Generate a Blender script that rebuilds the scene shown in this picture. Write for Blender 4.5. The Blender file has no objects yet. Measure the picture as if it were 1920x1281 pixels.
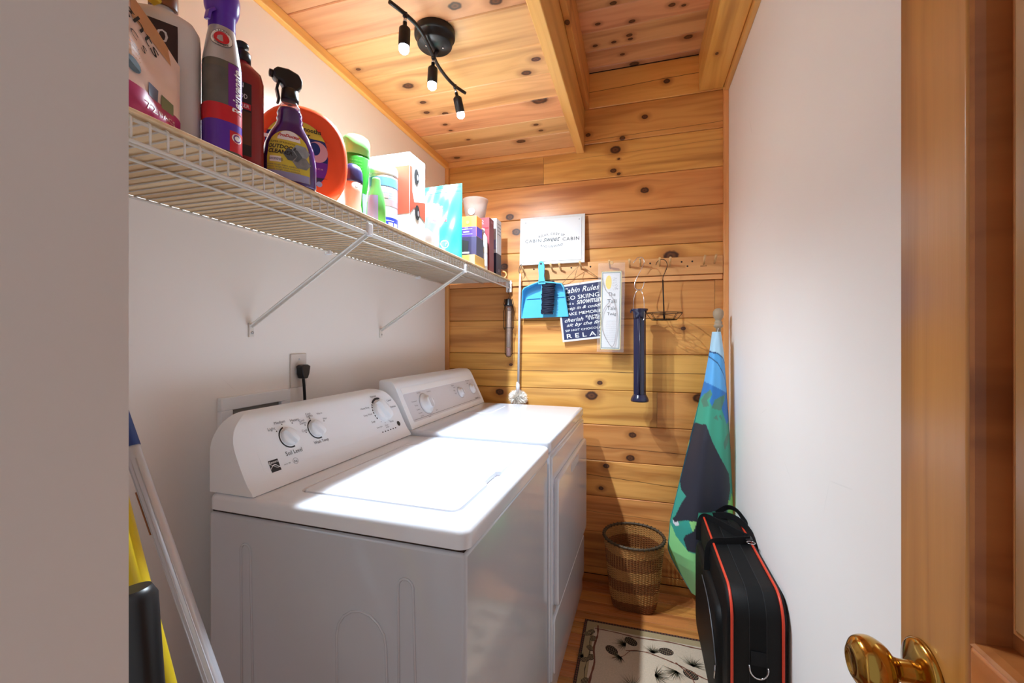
import bpy, math, random
from mathutils import Vector, Matrix, Euler
random.seed(7)
PI = math.pi
R = math.radians
scene = bpy.context.scene
COL = scene.collection

# ------------------------------------------------------------------ camera, world, exposure
YAW = math.atan(237 / 800)
cam_data = bpy.data.cameras.new('camera')
cam_data.sensor_width = 36.0
cam_data.lens = 15.0
cam_data.shift_y = -5.5 / 1920
cam_data.clip_start = 0.02
cam = bpy.data.objects.new('camera', cam_data)
cam.location = (0, 0, 1.28)
cam.rotation_euler = (PI / 2, 0, YAW)
COL.objects.link(cam)
scene.camera = cam

world = bpy.data.worlds.new('hall_light')
scene.world = world
world.use_nodes = True
world.node_tree.nodes['Background'].inputs[0].default_value = (0.90, 0.95, 1.0, 1)
world.node_tree.nodes['Background'].inputs[1].default_value = 0.42

scene.view_settings.view_transform = 'Standard'
scene.view_settings.look = 'None'
scene.view_settings.gamma = 1.0
scene.view_settings.use_curve_mapping = False
scene.view_settings.exposure = 0.0
LAMP = 60.0         # glow of the three bulbs
SPOT = 70.0         # watts of each of their beams
scene.cycles.use_denoising = True
scene.cycles.max_bounces = 12
scene.cycles.diffuse_bounces = 8
scene.cycles.glossy_bounces = 4
scene.cycles.transmission_bounces = 8
scene.cycles.transparent_max_bounces = 12
scene.cycles.sample_clamp_indirect = 8.0
scene.cycles.caustics_reflective = False
scene.cycles.caustics_refractive = False

# ------------------------------------------------------------------ helpers: objects
def link(o, parent=None):
    COL.objects.link(o)
    if parent is not None:
        o.parent = parent
    return o

def tag(o, label=None, cat=None, group=None, kind=None):
    if label: o['label'] = label
    if cat: o['category'] = cat
    if group: o['group'] = group
    if kind: o['kind'] = kind
    return o

def empty(name, loc=(0, 0, 0), rz=0.0, label=None, cat=None, group=None, kind=None, rot=None):
    o = bpy.data.objects.new(name, None)
    o.empty_display_size = 0.05
    o.location = loc
    o.rotation_euler = rot if rot else (0, 0, rz)
    link(o)
    return tag(o, label, cat, group, kind)

class MB:
    """collects vertices and faces, builds ONE mesh object"""
    def __init__(self):
        self.v = []; self.f = []; self.m = []; self.s = []
    def face(self, idx, mi=0, sm=False):
        self.f.append(tuple(idx)); self.m.append(mi); self.s.append(sm)
    def box(self, x0, x1, y0, y1, z0, z1, mi=0, M=None):
        b = len(self.v)
        for z in (z0, z1):
            for x, y in ((x0, y0), (x1, y0), (x1, y1), (x0, y1)):
                p = Vector((x, y, z))
                self.v.append(tuple(M @ p if M else p))
        for q in ((3, 2, 1, 0), (4, 5, 6, 7), (0, 1, 5, 4), (1, 2, 6, 5), (2, 3, 7, 6), (3, 0, 4, 7)):
            self.face([b + i for i in q], mi)
        return self
    def prism(self, pts, fn0, fn1, mi=0, sm=False):
        """pts 2-D outline (CCW seen from fn1 side); fn0/fn1 map it to 3-D"""
        n = len(pts); b = len(self.v)
        for p in pts: self.v.append(tuple(fn0(*p)))
        for p in pts: self.v.append(tuple(fn1(*p)))
        self.face([b + i for i in reversed(range(n))], mi)
        self.face([b + n + i for i in range(n)], mi)
        for i in range(n):
            j = (i + 1) % n
            self.face((b + i, b + j, b + n + j, b + n + i), mi, sm)
        return self
    def rings(self, rings, closed=True, cap0=False, cap1=False, mi=0, sm=True):
        n = len(rings[0]); b = len(self.v)
        for r in rings:
            for p in r: self.v.append(tuple(p))
        k = n if closed else n - 1
        for i in range(len(rings) - 1):
            for j in range(k):
                a = b + i * n + j; c = b + i * n + (j + 1) % n
                self.face((a, c, c + n, a + n), mi, sm)
        if cap0: self.face([b + j for j in reversed(range(n))], mi)
        if cap1: self.face([b + (len(rings) - 1) * n + j for j in range(n)], mi)
        return self
    def lathe(self, prof, seg=24, M=None, mi=0, sm=True, cap0=True, cap1=True):
        rs = []
        for r, z in prof:
            ring = []
            for j in range(seg):
                a = 2 * PI * j / seg
                p = Vector((max(r, 1e-5) * math.cos(a), max(r, 1e-5) * math.sin(a), z))
                ring.append(M @ p if M else p)
            rs.append(ring)
        return self.rings(rs, True, cap0, cap1, mi, sm)
    def tube(self, pts, r, seg=8, closed=False, mi=0, flat=None, up=None, cap=True):
        """sweep a circle (or a flat w x h rectangle ring, flat=(w,h)) along pts"""
        P = [Vector(p) for p in pts]; n = len(P); rs = []
        prev = None
        for i in range(n):
            if closed: t = P[(i + 1) % n] - P[i - 1]
            else: t = P[min(i + 1, n - 1)] - P[max(i - 1, 0)]
            t = t.normalized() if t.length > 1e-9 else Vector((0, 0, 1))
            if up is not None: ref = Vector(up)
            elif prev is not None: ref = prev
            else: ref = Vector((0, 0, 1)) if abs(t.z) < .9 else Vector((1, 0, 0))
            a = (ref - t * ref.dot(t))
            if a.length < 1e-6: a = t.orthogonal()
            a.normalize(); prev = a
            bb = t.cross(a)
            rr = r[i] if isinstance(r, (list, tuple)) else r
            ring = []
            if flat:
                w, hh = flat
                for sx, sy in ((-1, -1), (1, -1), (1, 1), (-1, 1)):
                    ring.append(P[i] + bb * (sx * w / 2) + a * (sy * hh / 2))
            else:
                for j in range(seg):
                    an = 2 * PI * j / seg
                    ring.append(P[i] + a * (rr * math.cos(an)) + bb * (rr * math.sin(an)))
            rs.append(ring)
        if closed: rs.append(rs[0])
        return self.rings(rs, True, cap and not closed, cap and not closed, mi, flat is None)
    def grid(self, fn, nu, nv, mi=0, sm=True):
        rs = [[fn(i / nu, j / nv) for i in range(nu + 1)] for j in range(nv + 1)]
        return self.rings(rs, False, False, False, mi, sm)
    def poly(self, pts, mi=0):
        b = len(self.v)
        for p in pts: self.v.append(tuple(p))
        self.face(range(b, b + len(pts)), mi)
        return self
    def mesh(self, name, mats):
        me = bpy.data.meshes.new(name)
        me.from_pydata(self.v, [], self.f)
        for m in (mats if isinstance(mats, (list, tuple)) else [mats]): me.materials.append(m)
        me.polygons.foreach_set('material_index', self.m)
        me.polygons.foreach_set('use_smooth', self.s)
        me.validate(); me.update()
        return me
    def build(self, name, mats, parent=None, bevel=0.0, seg=2, weld=False, solid=0.0, angle=40):
        o = bpy.data.objects.new(name, self.mesh(name, mats))
        link(o, parent)
        if weld:
            w = o.modifiers.new('weld', 'WELD'); w.merge_threshold = 1e-5
        if solid:
            so = o.modifiers.new('solid', 'SOLIDIFY'); so.thickness = solid; so.offset = 0
        if bevel:
            b = o.modifiers.new('bevel', 'BEVEL'); b.width = bevel; b.segments = seg
            b.limit_method = 'ANGLE'; b.angle_limit = R(angle); b.harden_normals = False
            for p in o.data.polygons: p.use_smooth = True
            if hasattr(o.data, 'set_sharp_from_angle'): o.data.set_sharp_from_angle(angle=R(50))
        return o

def box_obj(name, dims, mat, parent=None, bevel=0.0, seg=2):
    return MB().box(*dims).build(name, mat, parent, bevel, seg)

def rrect(x0, x1, y0, y1, r, n=5):
    """rounded rectangle outline, CCW"""
    out = []
    for cx, cy, a0 in ((x1 - r, y0 + r, -90), (x1 - r, y1 - r, 0), (x0 + r, y1 - r, 90), (x0 + r, y0 + r, 180)):
        for i in range(n + 1):
            a = R(a0 + 90 * i / n)
            out.append((cx + r * math.cos(a), cy + r * math.sin(a)))
    return out

class Loft:
    """stack of super-ellipse sections: (z, rx, ry[, power[, cx, cy]])"""
    def __init__(self, secs):
        self.s = [tuple(q) + (2.0, 0.0, 0.0)[len(q) - 3:] if len(q) < 6 else tuple(q) for q in secs]
    def sec(self, z):
        s = self.s
        if z <= s[0][0]: return s[0]
        for a, b in zip(s, s[1:]):
            if a[0] <= z <= b[0] and b[0] > a[0]:
                t = (z - a[0]) / (b[0] - a[0])
                return tuple(a[i] + (b[i] - a[i]) * t for i in range(6))
        return s[-1]
    def pt(self, sec, ang, off=0.0):
        z, rx, ry, p, cx, cy = sec
        c, s = math.cos(ang), math.sin(ang)
        k = (abs(c) ** p + abs(s) ** p) ** (-1.0 / p)
        return Vector((cx + (rx + off) * c * k, cy + (ry + off) * s * k, z))
    def at(self, z, ang, off=0.0):
        q = self.sec(z)
        return self.pt((z,) + tuple(q[1:]), ang, off)
    def body(self, name, mat, parent, seg=32, off=0.0, cap=True):
        rs = [[self.pt(q, 2 * PI * j / seg, off) for j in range(seg)] for q in self.s]
        return MB().rings(rs, True, cap, cap).build(name, mat, parent)
    def patch(self, name, mat, parent, z0, z1, a0, a1, off=0.0008, nu=16, nv=6, shape=None):
        def fn(u, v):
            if shape: u, v = shape(u, v)
            return self.at(z0 + (z1 - z0) * v, a0 + (a1 - a0) * u, off)
        return MB().grid(fn, nu, nv).build(name, mat, parent)
    def wrap(self, z, ang, off=0.0012, rot=0.0):
        r = self.sec(z); rm = max(1e-3, (r[1] + r[2]) / 2)
        ca, sa = math.cos(rot), math.sin(rot)
        def fn(x, y):
            x, y = ca * x - sa * y, sa * x + ca * y
            return self.at(z + y, ang + x / rm, off)
        return fn

def catmull(P, k=6):
    out = []
    for i in range(len(P) - 1):
        p0, p1, p2, p3 = P[max(i - 1, 0)], P[i], P[i + 1], P[min(i + 2, len(P) - 1)]
        for j in range(k):
            t = j / k
            out.append(tuple(.5 * ((2 * b) + (-a + c) * t + (2 * a - 5 * b + 4 * c - d) * t * t + (-a + 3 * b - 3 * c + d) * t ** 3) for a, b, c, d in zip(p0, p1, p2, p3)))
    out.append(tuple(P[-1])); return out

def plane_map(o, ex, ey):
    o, ex, ey = Vector(o), Vector(ex), Vector(ey)
    return lambda x, y: o + ex * x + ey * y

def text(s, w, h, fn, mat, parent, name='lettering', shear=0.0, bold=0.0, arc=0.0, space=1.0):
    """flat printed lettering fitted into a w x h box (h=0 keeps proportions), mapped by fn"""
    cu = bpy.data.curves.new('t', 'FONT')
    cu.body = s; cu.size = 1.0; cu.resolution_u = 2
    cu.shear = shear; cu.offset = bold; cu.space_character = space
    cu.align_x = 'LEFT'
    o = bpy.data.objects.new('t', cu)
    me = bpy.data.meshes.new_from_object(o)
    bpy.data.objects.remove(o); bpy.data.curves.remove(cu)
    xs = [v.co.x for v in me.vertices]; ys = [v.co.y for v in me.vertices]
    if not xs: return None
    x0, x1, y0, y1 = min(xs), max(xs), min(ys), max(ys)
    k = w / (x1 - x0); ky = (h / (y1 - y0)) if h else k
    for v in me.vertices:
        x = (v.co.x - (x0 + x1) / 2) * k; y = (v.co.y - (y0 + y1) / 2) * ky
        if arc: y += -arc * (x / (w / 2)) ** 2
        v.co = fn(x, y)
    me.name = name
    me.materials.clear(); me.materials.append(mat)
    ob = bpy.data.objects.new(name, me)
    return link(ob, parent)

# ------------------------------------------------------------------ helpers: materials
def lin(c):
    return tuple(((x / 255) / 12.92 if x / 255 <= 0.04045 else ((x / 255 + 0.055) / 1.055) ** 2.4) for x in c)

def principled(name):
    m = bpy.data.materials.new(name); m.use_nodes = True
    return m, m.node_tree, m.node_tree.nodes['Principled BSDF']

def mat(name, rgb, rough=0.5, metal=0.0, coat=0.0, var=0.06, scale=20.0, bump=0.0, bscale=200.0, trans=0.0, alpha=1.0, ior=1.45, sheen=0.0, stretch=(1, 1, 1), spec=0.5, sss=0.0):
    m, nt, b = principled(name)
    N, L = nt.nodes, nt.links
    c = lin(rgb)
    tc = N.new('ShaderNodeTexCoord'); mp = N.new('ShaderNodeMapping'); mp.inputs['Scale'].default_value = stretch
    L.new(tc.outputs['Object'], mp.inputs['Vector'])
    no = N.new('ShaderNodeTexNoise'); no.inputs['Scale'].default_value = scale; no.inputs['Detail'].default_value = 3
    L.new(mp.outputs[0], no.inputs['Vector'])
    mx = N.new('ShaderNodeMix'); mx.data_type = 'RGBA'
    mx.inputs[6].default_value = tuple(x * (1 - var) for x in c) + (1,)
    mx.inputs[7].default_value = tuple(min(1, x * (1 + var)) for x in c) + (1,)
    L.new(no.outputs['Fac'], mx.inputs[0]); L.new(mx.outputs[2], b.inputs['Base Color'])
    b.inputs['Roughness'].default_value = rough
    b.inputs['Metallic'].default_value = metal
    b.inputs['Coat Weight'].default_value = coat
    b.inputs['Coat Roughness'].default_value = 0.08
    b.inputs['Transmission Weight'].default_value = trans
    b.inputs['IOR'].default_value = ior
    b.inputs['Alpha'].default_value = alpha
    b.inputs['Specular IOR Level'].default_value = spec
    b.inputs['Sheen Weight'].default_value = sheen
    if bump:
        n2 = N.new('ShaderNodeTexNoise'); n2.inputs['Scale'].default_value = bscale; n2.inputs['Detail'].default_value = 2
        L.new(mp.outputs[0], n2.inputs['Vector'])
        bp = N.new('ShaderNodeBump'); bp.inputs['Strength'].default_value = bump; bp.inputs['Distance'].default_value = 0.002
        L.new(n2.outputs['Fac'], bp.inputs['Height']); L.new(bp.outputs[0], b.inputs['Normal'])
    return m

def emit(name, rgb, strength):
    m, nt, b = principled(name)
    b.inputs['Base Color'].default_value = (1, 1, 1, 1)
    b.inputs['Emission Color'].default_value = tuple(rgb) + (1,)
    b.inputs['Emission Strength'].default_value = strength
    return m

def wood(name, light, mid, dark, rough=0.40, coat=0.12, fiber=190.0, knot_dark=(56, 29, 14), streak=1.0):
    """pine: growth-ring figure, fibres, knots (object properties k1..k5 = x, y, radius) and a split (crack = y, slope, strength)"""
    m, nt, b = principled(name)
    N, L = nt.nodes, nt.links
    def math_(op, a, c=None, clamp=False):
        n = N.new('ShaderNodeMath'); n.operation = op; n.use_clamp = clamp
        for i, q in enumerate((a, c)):
            if q is None: continue
            if isinstance(q, (int, float)): n.inputs[i].default_value = q
            else: L.new(q, n.inputs[i])
        return n.outputs[0]
    def vmath(op, a, c):
        n = N.new('ShaderNodeVectorMath'); n.operation = op
        for i, q in enumerate((a, c)):
            if isinstance(q, tuple): n.inputs[i].default_value = q
            elif q is not None: L.new(q, n.inputs[i])
        return n
    def sep(v):
        n = N.new('ShaderNodeSeparateXYZ'); L.new(v, n.inputs[0]); return n.outputs
    def comb(x, y, z):
        n = N.new('ShaderNodeCombineXYZ')
        for i, q in enumerate((x, y, z)):
            if isinstance(q, (int, float)): n.inputs[i].default_value = q
            else: L.new(q, n.inputs[i])
        return n.outputs[0]
    def smooth(v, a, c):
        n = N.new('ShaderNodeMapRange'); n.interpolation_type = 'SMOOTHSTEP'
        n.inputs['From Min'].default_value = a; n.inputs['From Max'].default_value = c
        n.inputs['To Min'].default_value = 0; n.inputs['To Max'].default_value = 1
        L.new(v, n.inputs['Value']); return n.outputs[0]
    def mix(f, a, c):
        n = N.new('ShaderNodeMix'); n.data_type = 'RGBA'
        if isinstance(f, (int, float)): n.inputs[0].default_value = f
        else: L.new(f, n.inputs[0])
        for i, q in ((6, a), (7, c)):
            if isinstance(q, tuple): n.inputs[i].default_value = q + (1,)
            else: L.new(q, n.inputs[i])
        return n.outputs[2]
    def noise(v, detail=3, rough_=0.55):
        n = N.new('ShaderNodeTexNoise'); n.inputs['Scale'].default_value = 1.0
        n.inputs['Detail'].default_value = detail; n.inputs['Roughness'].default_value = rough_
        L.new(v, n.inputs['Vector']); return n.outputs['Fac']
    P = N.new('ShaderNodeTexCoord').outputs['Object']
    x, y, z = sep(P)
    rnd = N.new('ShaderNodeObjectInfo').outputs['Random']
    warp = None; dmin = None
    for i in range(1, 6):
        at = N.new('ShaderNodeAttribute'); at.attribute_type = 'OBJECT'; at.attribute_name = 'k%d' % i
        kx, ky, kr = sep(at.outputs['Vector'])
        sub = vmath('SUBTRACT', P, at.outputs['Vector']).outputs[0]
        ln = vmath('LENGTH', vmath('MULTIPLY', sub, (0.72, 1.0, 0.0)).outputs[0], None).outputs['Value']
        d = math_('DIVIDE', ln, math_('MAXIMUM', kr, 0.00005))
        e = math_('EXPONENT', math_('MULTIPLY', math_('MULTIPLY', d, d), -0.12))
        w = math_('MULTIPLY', sep(sub)[1], e)
        warp = w if warp is None else math_('ADD', warp, w)
        dmin = d if dmin is None else math_('MINIMUM', dmin, d)
    y2 = math_('SUBTRACT', y, math_('MULTIPLY', warp, 0.75))
    off = math_('MULTIPLY', rnd, 91.7)
    n1 = noise(comb(math_('ADD', math_('MULTIPLY', x, 0.75), off), math_('ADD', math_('MULTIPLY', y2, 9.0), off), math_('MULTIPLY', z, 9.0)), 2, 0.45)
    ring = math_('PINGPONG', math_('MULTIPLY', n1, 16.0), 1.0)
    ring = math_('POWER', ring, 1.6)
    fb = noise(comb(math_('ADD', math_('MULTIPLY', x, 3.0), off), math_('MULTIPLY', y2, fiber), math_('MULTIPLY', z, fiber)), 3, 0.6)
    big = noise(comb(math_('ADD', math_('MULTIPLY', x, 1.1), off), math_('MULTIPLY', y2, 14.0), math_('MULTIPLY', z, 14.0)), 3, 0.5)
    f1 = math_('ADD', math_('MULTIPLY', ring, 0.42 * streak), math_('MULTIPLY', math_('SUBTRACT', fb, 0.35), 0.5), True)
    c = mix(f1, lin(light), lin(mid))
    c = mix(math_('MULTIPLY', smooth(big, 0.46, 0.72), 0.7 * streak), c, lin(dark))
    # plank to plank tone
    hs = N.new('ShaderNodeHueSaturation'); L.new(c, hs.inputs['Color'])
    L.new(math_('ADD', math_('MULTIPLY', rnd, 0.36), 0.88), hs.inputs['Value'])
    L.new(math_('ADD', math_('MULTIPLY', math_('FRACT', math_('MULTIPLY', rnd, 17.3)), 0.022), 0.488), hs.inputs['Hue'])
    c = hs.outputs[0]
    kn = noise(vmath('MULTIPLY', P, (60.0, 60.0, 60.0)).outputs[0], 2)
    dd = math_('ADD', dmin, math_('MULTIPLY', math_('SUBTRACT', kn, 0.5), 0.35))
    halo = math_('SUBTRACT', 1.0, smooth(dd, 0.9, 2.6))
    core = math_('SUBTRACT', 1.0, smooth(dd, 0.75, 1.08))
    c = mix(math_('MULTIPLY', halo, 0.55), c, lin(dark))
    kc = mix(math_('PINGPONG', math_('MULTIPLY', dd, 3.0), 1.0), lin(knot_dark), lin((104, 58, 28)))
    c = mix(core, c, kc)
    at = N.new('ShaderNodeAttribute'); at.attribute_type = 'OBJECT'; at.attribute_name = 'crack'
    cy, cs, cst = sep(at.outputs['Vector'])
    wob = math_('MULTIPLY', math_('SUBTRACT', noise(comb(math_('MULTIPLY', x, 4.0), off, 0.0), 3), 0.5), 0.012)
    dist = math_('ABSOLUTE', math_('SUBTRACT', math_('SUBTRACT', y, cy), math_('ADD', math_('MULTIPLY', cs, x), wob)))
    cr = math_('MULTIPLY', math_('SUBTRACT', 1.0, smooth(dist, 0.0006, 0.0022)), cst)
    c = mix(cr, c, lin((70, 36, 15)))
    L.new(c, b.inputs['Base Color'])
    L.new(math_('ADD', math_('MULTIPLY', fb, 0.15), rough - 0.07), b.inputs['Roughness'])
    b.inputs['Coat Weight'].default_value = coat; b.inputs['Coat Roughness'].default_value = 0.22
    bp = N.new('ShaderNodeBump'); bp.inputs['Strength'].default_value = 0.18; bp.inputs['Distance'].default_value = 0.0015
    L.new(math_('SUBTRACT', math_('ADD', fb, math_('MULTIPLY', ring, 0.3)), math_('MULTIPLY', cr, 3.0)), bp.inputs['Height'])
    L.new(bp.outputs[0], b.inputs['Normal'])
    return m

def paint(name, rgb, rough=0.6):
    """painted plaster with roller texture, faint scuffs"""
    m, nt, b = principled(name)
    N, L = nt.nodes, nt.links
    tc = N.new('ShaderNodeTexCoord')
    n1 = N.new('ShaderNodeTexNoise'); n1.inputs['Scale'].default_value = 3.0; n1.inputs['Detail'].default_value = 4
    L.new(tc.outputs['Object'], n1.inputs['Vector'])
    mx = N.new('ShaderNodeMix'); mx.data_type = 'RGBA'
    c = lin(rgb)
    mx.inputs[6].default_value = tuple(x * 0.97 for x in c) + (1,); mx.inputs[7].default_value = tuple(min(1, x * 1.02) for x in c) + (1,)
    L.new(n1.outputs['Fac'], mx.inputs[0])
    vo = N.new('ShaderNodeTexVoronoi'); vo.feature = 'DISTANCE_TO_EDGE'; vo.inputs['Scale'].default_value = 3.1
    L.new(tc.outputs['Object'], vo.inputs['Vector'])
    n3 = N.new('ShaderNodeTexNoise'); n3.inputs['Scale'].default_value = 5.0
    L.new(tc.outputs['Object'], n3.inputs['Vector'])
    r1 = N.new('ShaderNodeMapRange'); r1.inputs['From Min'].default_value = 0.0; r1.inputs['From Max'].default_value = 0.006
    r1.inputs['To Min'].default_value = 1; r1.inputs['To Max'].default_value = 0
    L.new(vo.outputs['Distance'], r1.inputs['Value'])
    r2 = N.new('ShaderNodeMapRange'); r2.inputs['From Min'].default_value = 0.62; r2.inputs['From Max'].default_value = 0.70
    L.new(n3.outputs['Fac'], r2.inputs['Value'])
    mu = N.new('ShaderNodeMath'); mu.operation = 'MULTIPLY'
    L.new(r1.outputs[0], mu.inputs[0]); L.new(r2.outputs[0], mu.inputs[1])
    mu2 = N.new('ShaderNodeMath'); mu2.operation = 'MULTIPLY'; mu2.inputs[1].default_value = 0.18
    L.new(mu.outputs[0], mu2.inputs[0])
    m2 = N.new('ShaderNodeMix'); m2.data_type = 'RGBA'; m2.inputs[7].default_value = tuple(x * 0.6 for x in c) + (1,)
    L.new(mu2.outputs[0], m2.inputs[0]); L.new(mx.outputs[2], m2.inputs[6])
    L.new(m2.outputs[2], b.inputs['Base Color'])
    b.inputs['Roughness'].default_value = rough
    n2 = N.new('ShaderNodeTexNoise'); n2.inputs['Scale'].default_value = 260; n2.inputs['Detail'].default_value = 2
    L.new(tc.outputs['Object'], n2.inputs['Vector'])
    bp = N.new('ShaderNodeBump'); bp.inputs['Strength'].default_value = 0.06; bp.inputs['Distance'].default_value = 0.001
    L.new(n2.outputs['Fac'], bp.inputs['Height']); L.new(bp.outputs[0], b.inputs['Normal'])
    return m

def print_mat(name, rough=0.5, sheen=0.0, bump=0.0):
    """printed cloth / card: takes its ink from the mesh colour attribute 'ink'"""
    m, nt, b = principled(name)
    N, L = nt.nodes, nt.links
    at = N.new('ShaderNodeAttribute'); at.attribute_name = 'ink'
    L.new(at.outputs['Color'], b.inputs['Base Color'])
    b.inputs['Roughness'].default_value = rough
    b.inputs['Sheen Weight'].default_value = sheen
    if bump:
        tc = N.new('ShaderNodeTexCoord'); no = N.new('ShaderNodeTexNoise'); no.inputs['Scale'].default_value = 900
        L.new(tc.outputs['Object'], no.inputs['Vector'])
        bp = N.new('ShaderNodeBump'); bp.inputs['Strength'].default_value = bump; bp.inputs['Distance'].default_value = 0.001
        L.new(no.outputs['Fac'], bp.inputs['Height']); L.new(bp.outputs[0], b.inputs['Normal'])
    return m

WALL = paint('warm_white_wall_paint', (241, 236, 233))
PINE = wood('varnished_pine_wall', (222, 162, 88), (194, 124, 52), (150, 86, 34))
PINE_C = wood('varnished_pine_ceiling', (210, 160, 112), (186, 132, 84), (146, 94, 56))
PINE_F = wood('varnished_pine_floor', (196, 126, 66), (160, 92, 42), (112, 58, 24), rough=0.28, coat=0.4)
PINE_T = wood('pine_trim', (222, 168, 98), (198, 134, 66), (160, 98, 46), streak=0.6)
PINE_R = wood('pale_pine_rail', (224, 172, 106), (202, 142, 78), (172, 112, 58), streak=0.6)
DOORW = wood('stained_door_wood', (186, 122, 62), (152, 90, 40), (116, 62, 26), rough=0.32, coat=0.5, fiber=90)
SUBST = mat('dark_gap_behind_boards', (44, 24, 12), 0.9)
CABINET = mat('shade_greyed_cabinet_enamel', (196, 200, 208), 0.16, coat=0.5, var=0.01)  # shade on the washer's sides put into the colour, greyer than its top
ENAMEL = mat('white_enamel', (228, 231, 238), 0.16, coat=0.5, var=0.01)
ENAMEL_D = mat('white_enamel_dryer', (212, 215, 224), 0.14, coat=0.6, var=0.01)
PLASTW = mat('white_plastic', (236, 239, 244), 0.32, var=0.015)
PLASTG = mat('pale_grey_plastic', (196, 196, 202), 0.35, var=0.02)
OVERLAY = mat('grey_panel_overlay', (213, 213, 219), 0.3, var=0.01)
INK = mat('black_ink', (34, 34, 38), 0.5)
INKG = mat('grey_ink', (104, 104, 112), 0.5)
BLACK = mat('black_plastic', (22, 22, 25), 0.35)
BLACKM = mat('black_bronze_metal', (40, 38, 38), 0.34, metal=0.6)
BLACKF = mat('black_nylon_fabric', (9, 9, 10), 0.55, var=0.2, scale=60, bump=0.35, bscale=900, spec=.3)
WEB = mat('black_webbing', (15, 15, 17), 0.7, bump=0.6, bscale=1400, spec=.3)
REDP = mat('red_piping', (206, 62, 40), 0.4)
CHROME = mat('chrome', (205, 205, 208), 0.15, metal=1.0, var=0.02)
BRASS = mat('polished_brass', (196, 152, 74), 0.14, metal=1.0, var=0.03)
WIREW = mat('white_coated_wire', (226, 222, 216), 0.35, var=0.02)
WHITE = mat('white_print', (238, 238, 238), 0.5, var=0.01)

# ------------------------------------------------------------------ the setting
XL, XR, YB = -1.11, 0.43, 2.352
ZC, ZC2 = 2.33, 2.726           # low ceiling over the machines, higher ceiling beside it
YF0, YF1 = 0.05, 0.172          # doorway wall

WK = [(0.032,2.448,0.013), (-0.263,2.392,0.011), (-0.082,2.351,0.012), (-0.118,2.293,0.022), (-0.129,2.182,0.013), (0.032,2.061,0.017), (-0.101,2.162,0.008), (-0.710,1.980,0.020), (-0.671,1.891,0.021), (-0.745,1.696,0.020), (-0.771,0.971,0.020), (-0.245,0.969,0.026), (0.299,0.976,0.026), (-0.030,0.768,0.016), (-0.041,0.645,0.018), (-0.166,0.592,0.014), (-0.194,0.469,0.011), (-0.703,1.130,0.009), (0.162,1.708,0.030), (0.221,1.332,0.010), (-0.200,1.040,0.012), (0.141,2.617,0.013), (-0.101,2.242,0.006)]
CK = [(-0.917,1.577,0.020), (-0.918,1.706,0.012), (-0.943,1.787,0.012), (-0.864,1.820,0.013), (-0.909,1.915,0.010), (-0.909,1.977,0.008), (-0.555,1.240,0.018), (-0.369,1.563,0.014), (-0.424,1.633,0.016), (-0.417,1.837,0.030), (-0.599,2.191,0.020), (-0.482,2.042,0.011), (-0.472,2.106,0.010), (-1.010,2.285,0.015), (-0.425,1.258,0.017), (-0.861,2.094,0.009), (-1.047,1.425,0.008)]
RK = [(-0.041,2.108,0.012), (-0.037,2.136,0.010), (-0.115,2.136,0.010), (-0.205,2.137,0.010), (-0.078,2.240,0.010), (0.230,2.200,0.016), (-0.021,2.336,0.020), (0.140,1.969,0.012), (-0.028,2.019,0.012), (-0.179,1.992,0.010), (-0.104,1.887,0.012), (0.189,1.986,0.008)]

def board(name, L, W, T, loc, rot, material, parent, knots=(), crack=None, ch=0.003):
    """a board: local X along the grain, local Y across, face at local z = 0, long edges chamfered"""
    prof = [(-W / 2, -T), (W / 2, -T), (W / 2, -ch), (W / 2 - ch, 0), (-W / 2 + ch, 0), (-W / 2, -ch)]
    mb = MB().prism(prof, lambda a, b: (-L / 2, a, b), lambda a, b: (L / 2, a, b))
    o = mb.build(name, material, parent)
    o.location = loc; o.rotation_euler = rot
    for i in range(5):
        o['k%d' % (i + 1)] = tuple(float(q) for q in knots[i]) if i < len(knots) else (50.0, 50.0, 0.0001)
    if crack: o['crack'] = tuple(float(q) for q in crack)
    return o

def struct(name, dims, material, label, cat):
    o = box_obj(name, dims, material)
    return tag(o, label, cat, kind='structure')

struct('wall_left', (XL - 0.1, XL, YF0, YB + 0.02, 0, ZC2 + .05), WALL, 'off-white painted wall behind the washer and wire shelf', 'wall')
struct('wall_right', (XR, XR + 0.1, YF0, YB + 0.02, 0, ZC2 + .05), WALL, 'plain off-white painted wall behind the black case', 'wall')
wf = struct('wall_front', (XL, -0.28, YF0, YF1, 0, ZC2), WALL, 'off-white wall end beside the doorway, next to the leaning poles', 'wall')
box_obj('door_header', (-0.28, 0.345, YF0, YF1, 2.06, ZC2), WALL, wf)
box_obj('door_side_wall', (0.345, XR, YF0, YF1, 0, ZC2), WALL, wf)

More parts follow.
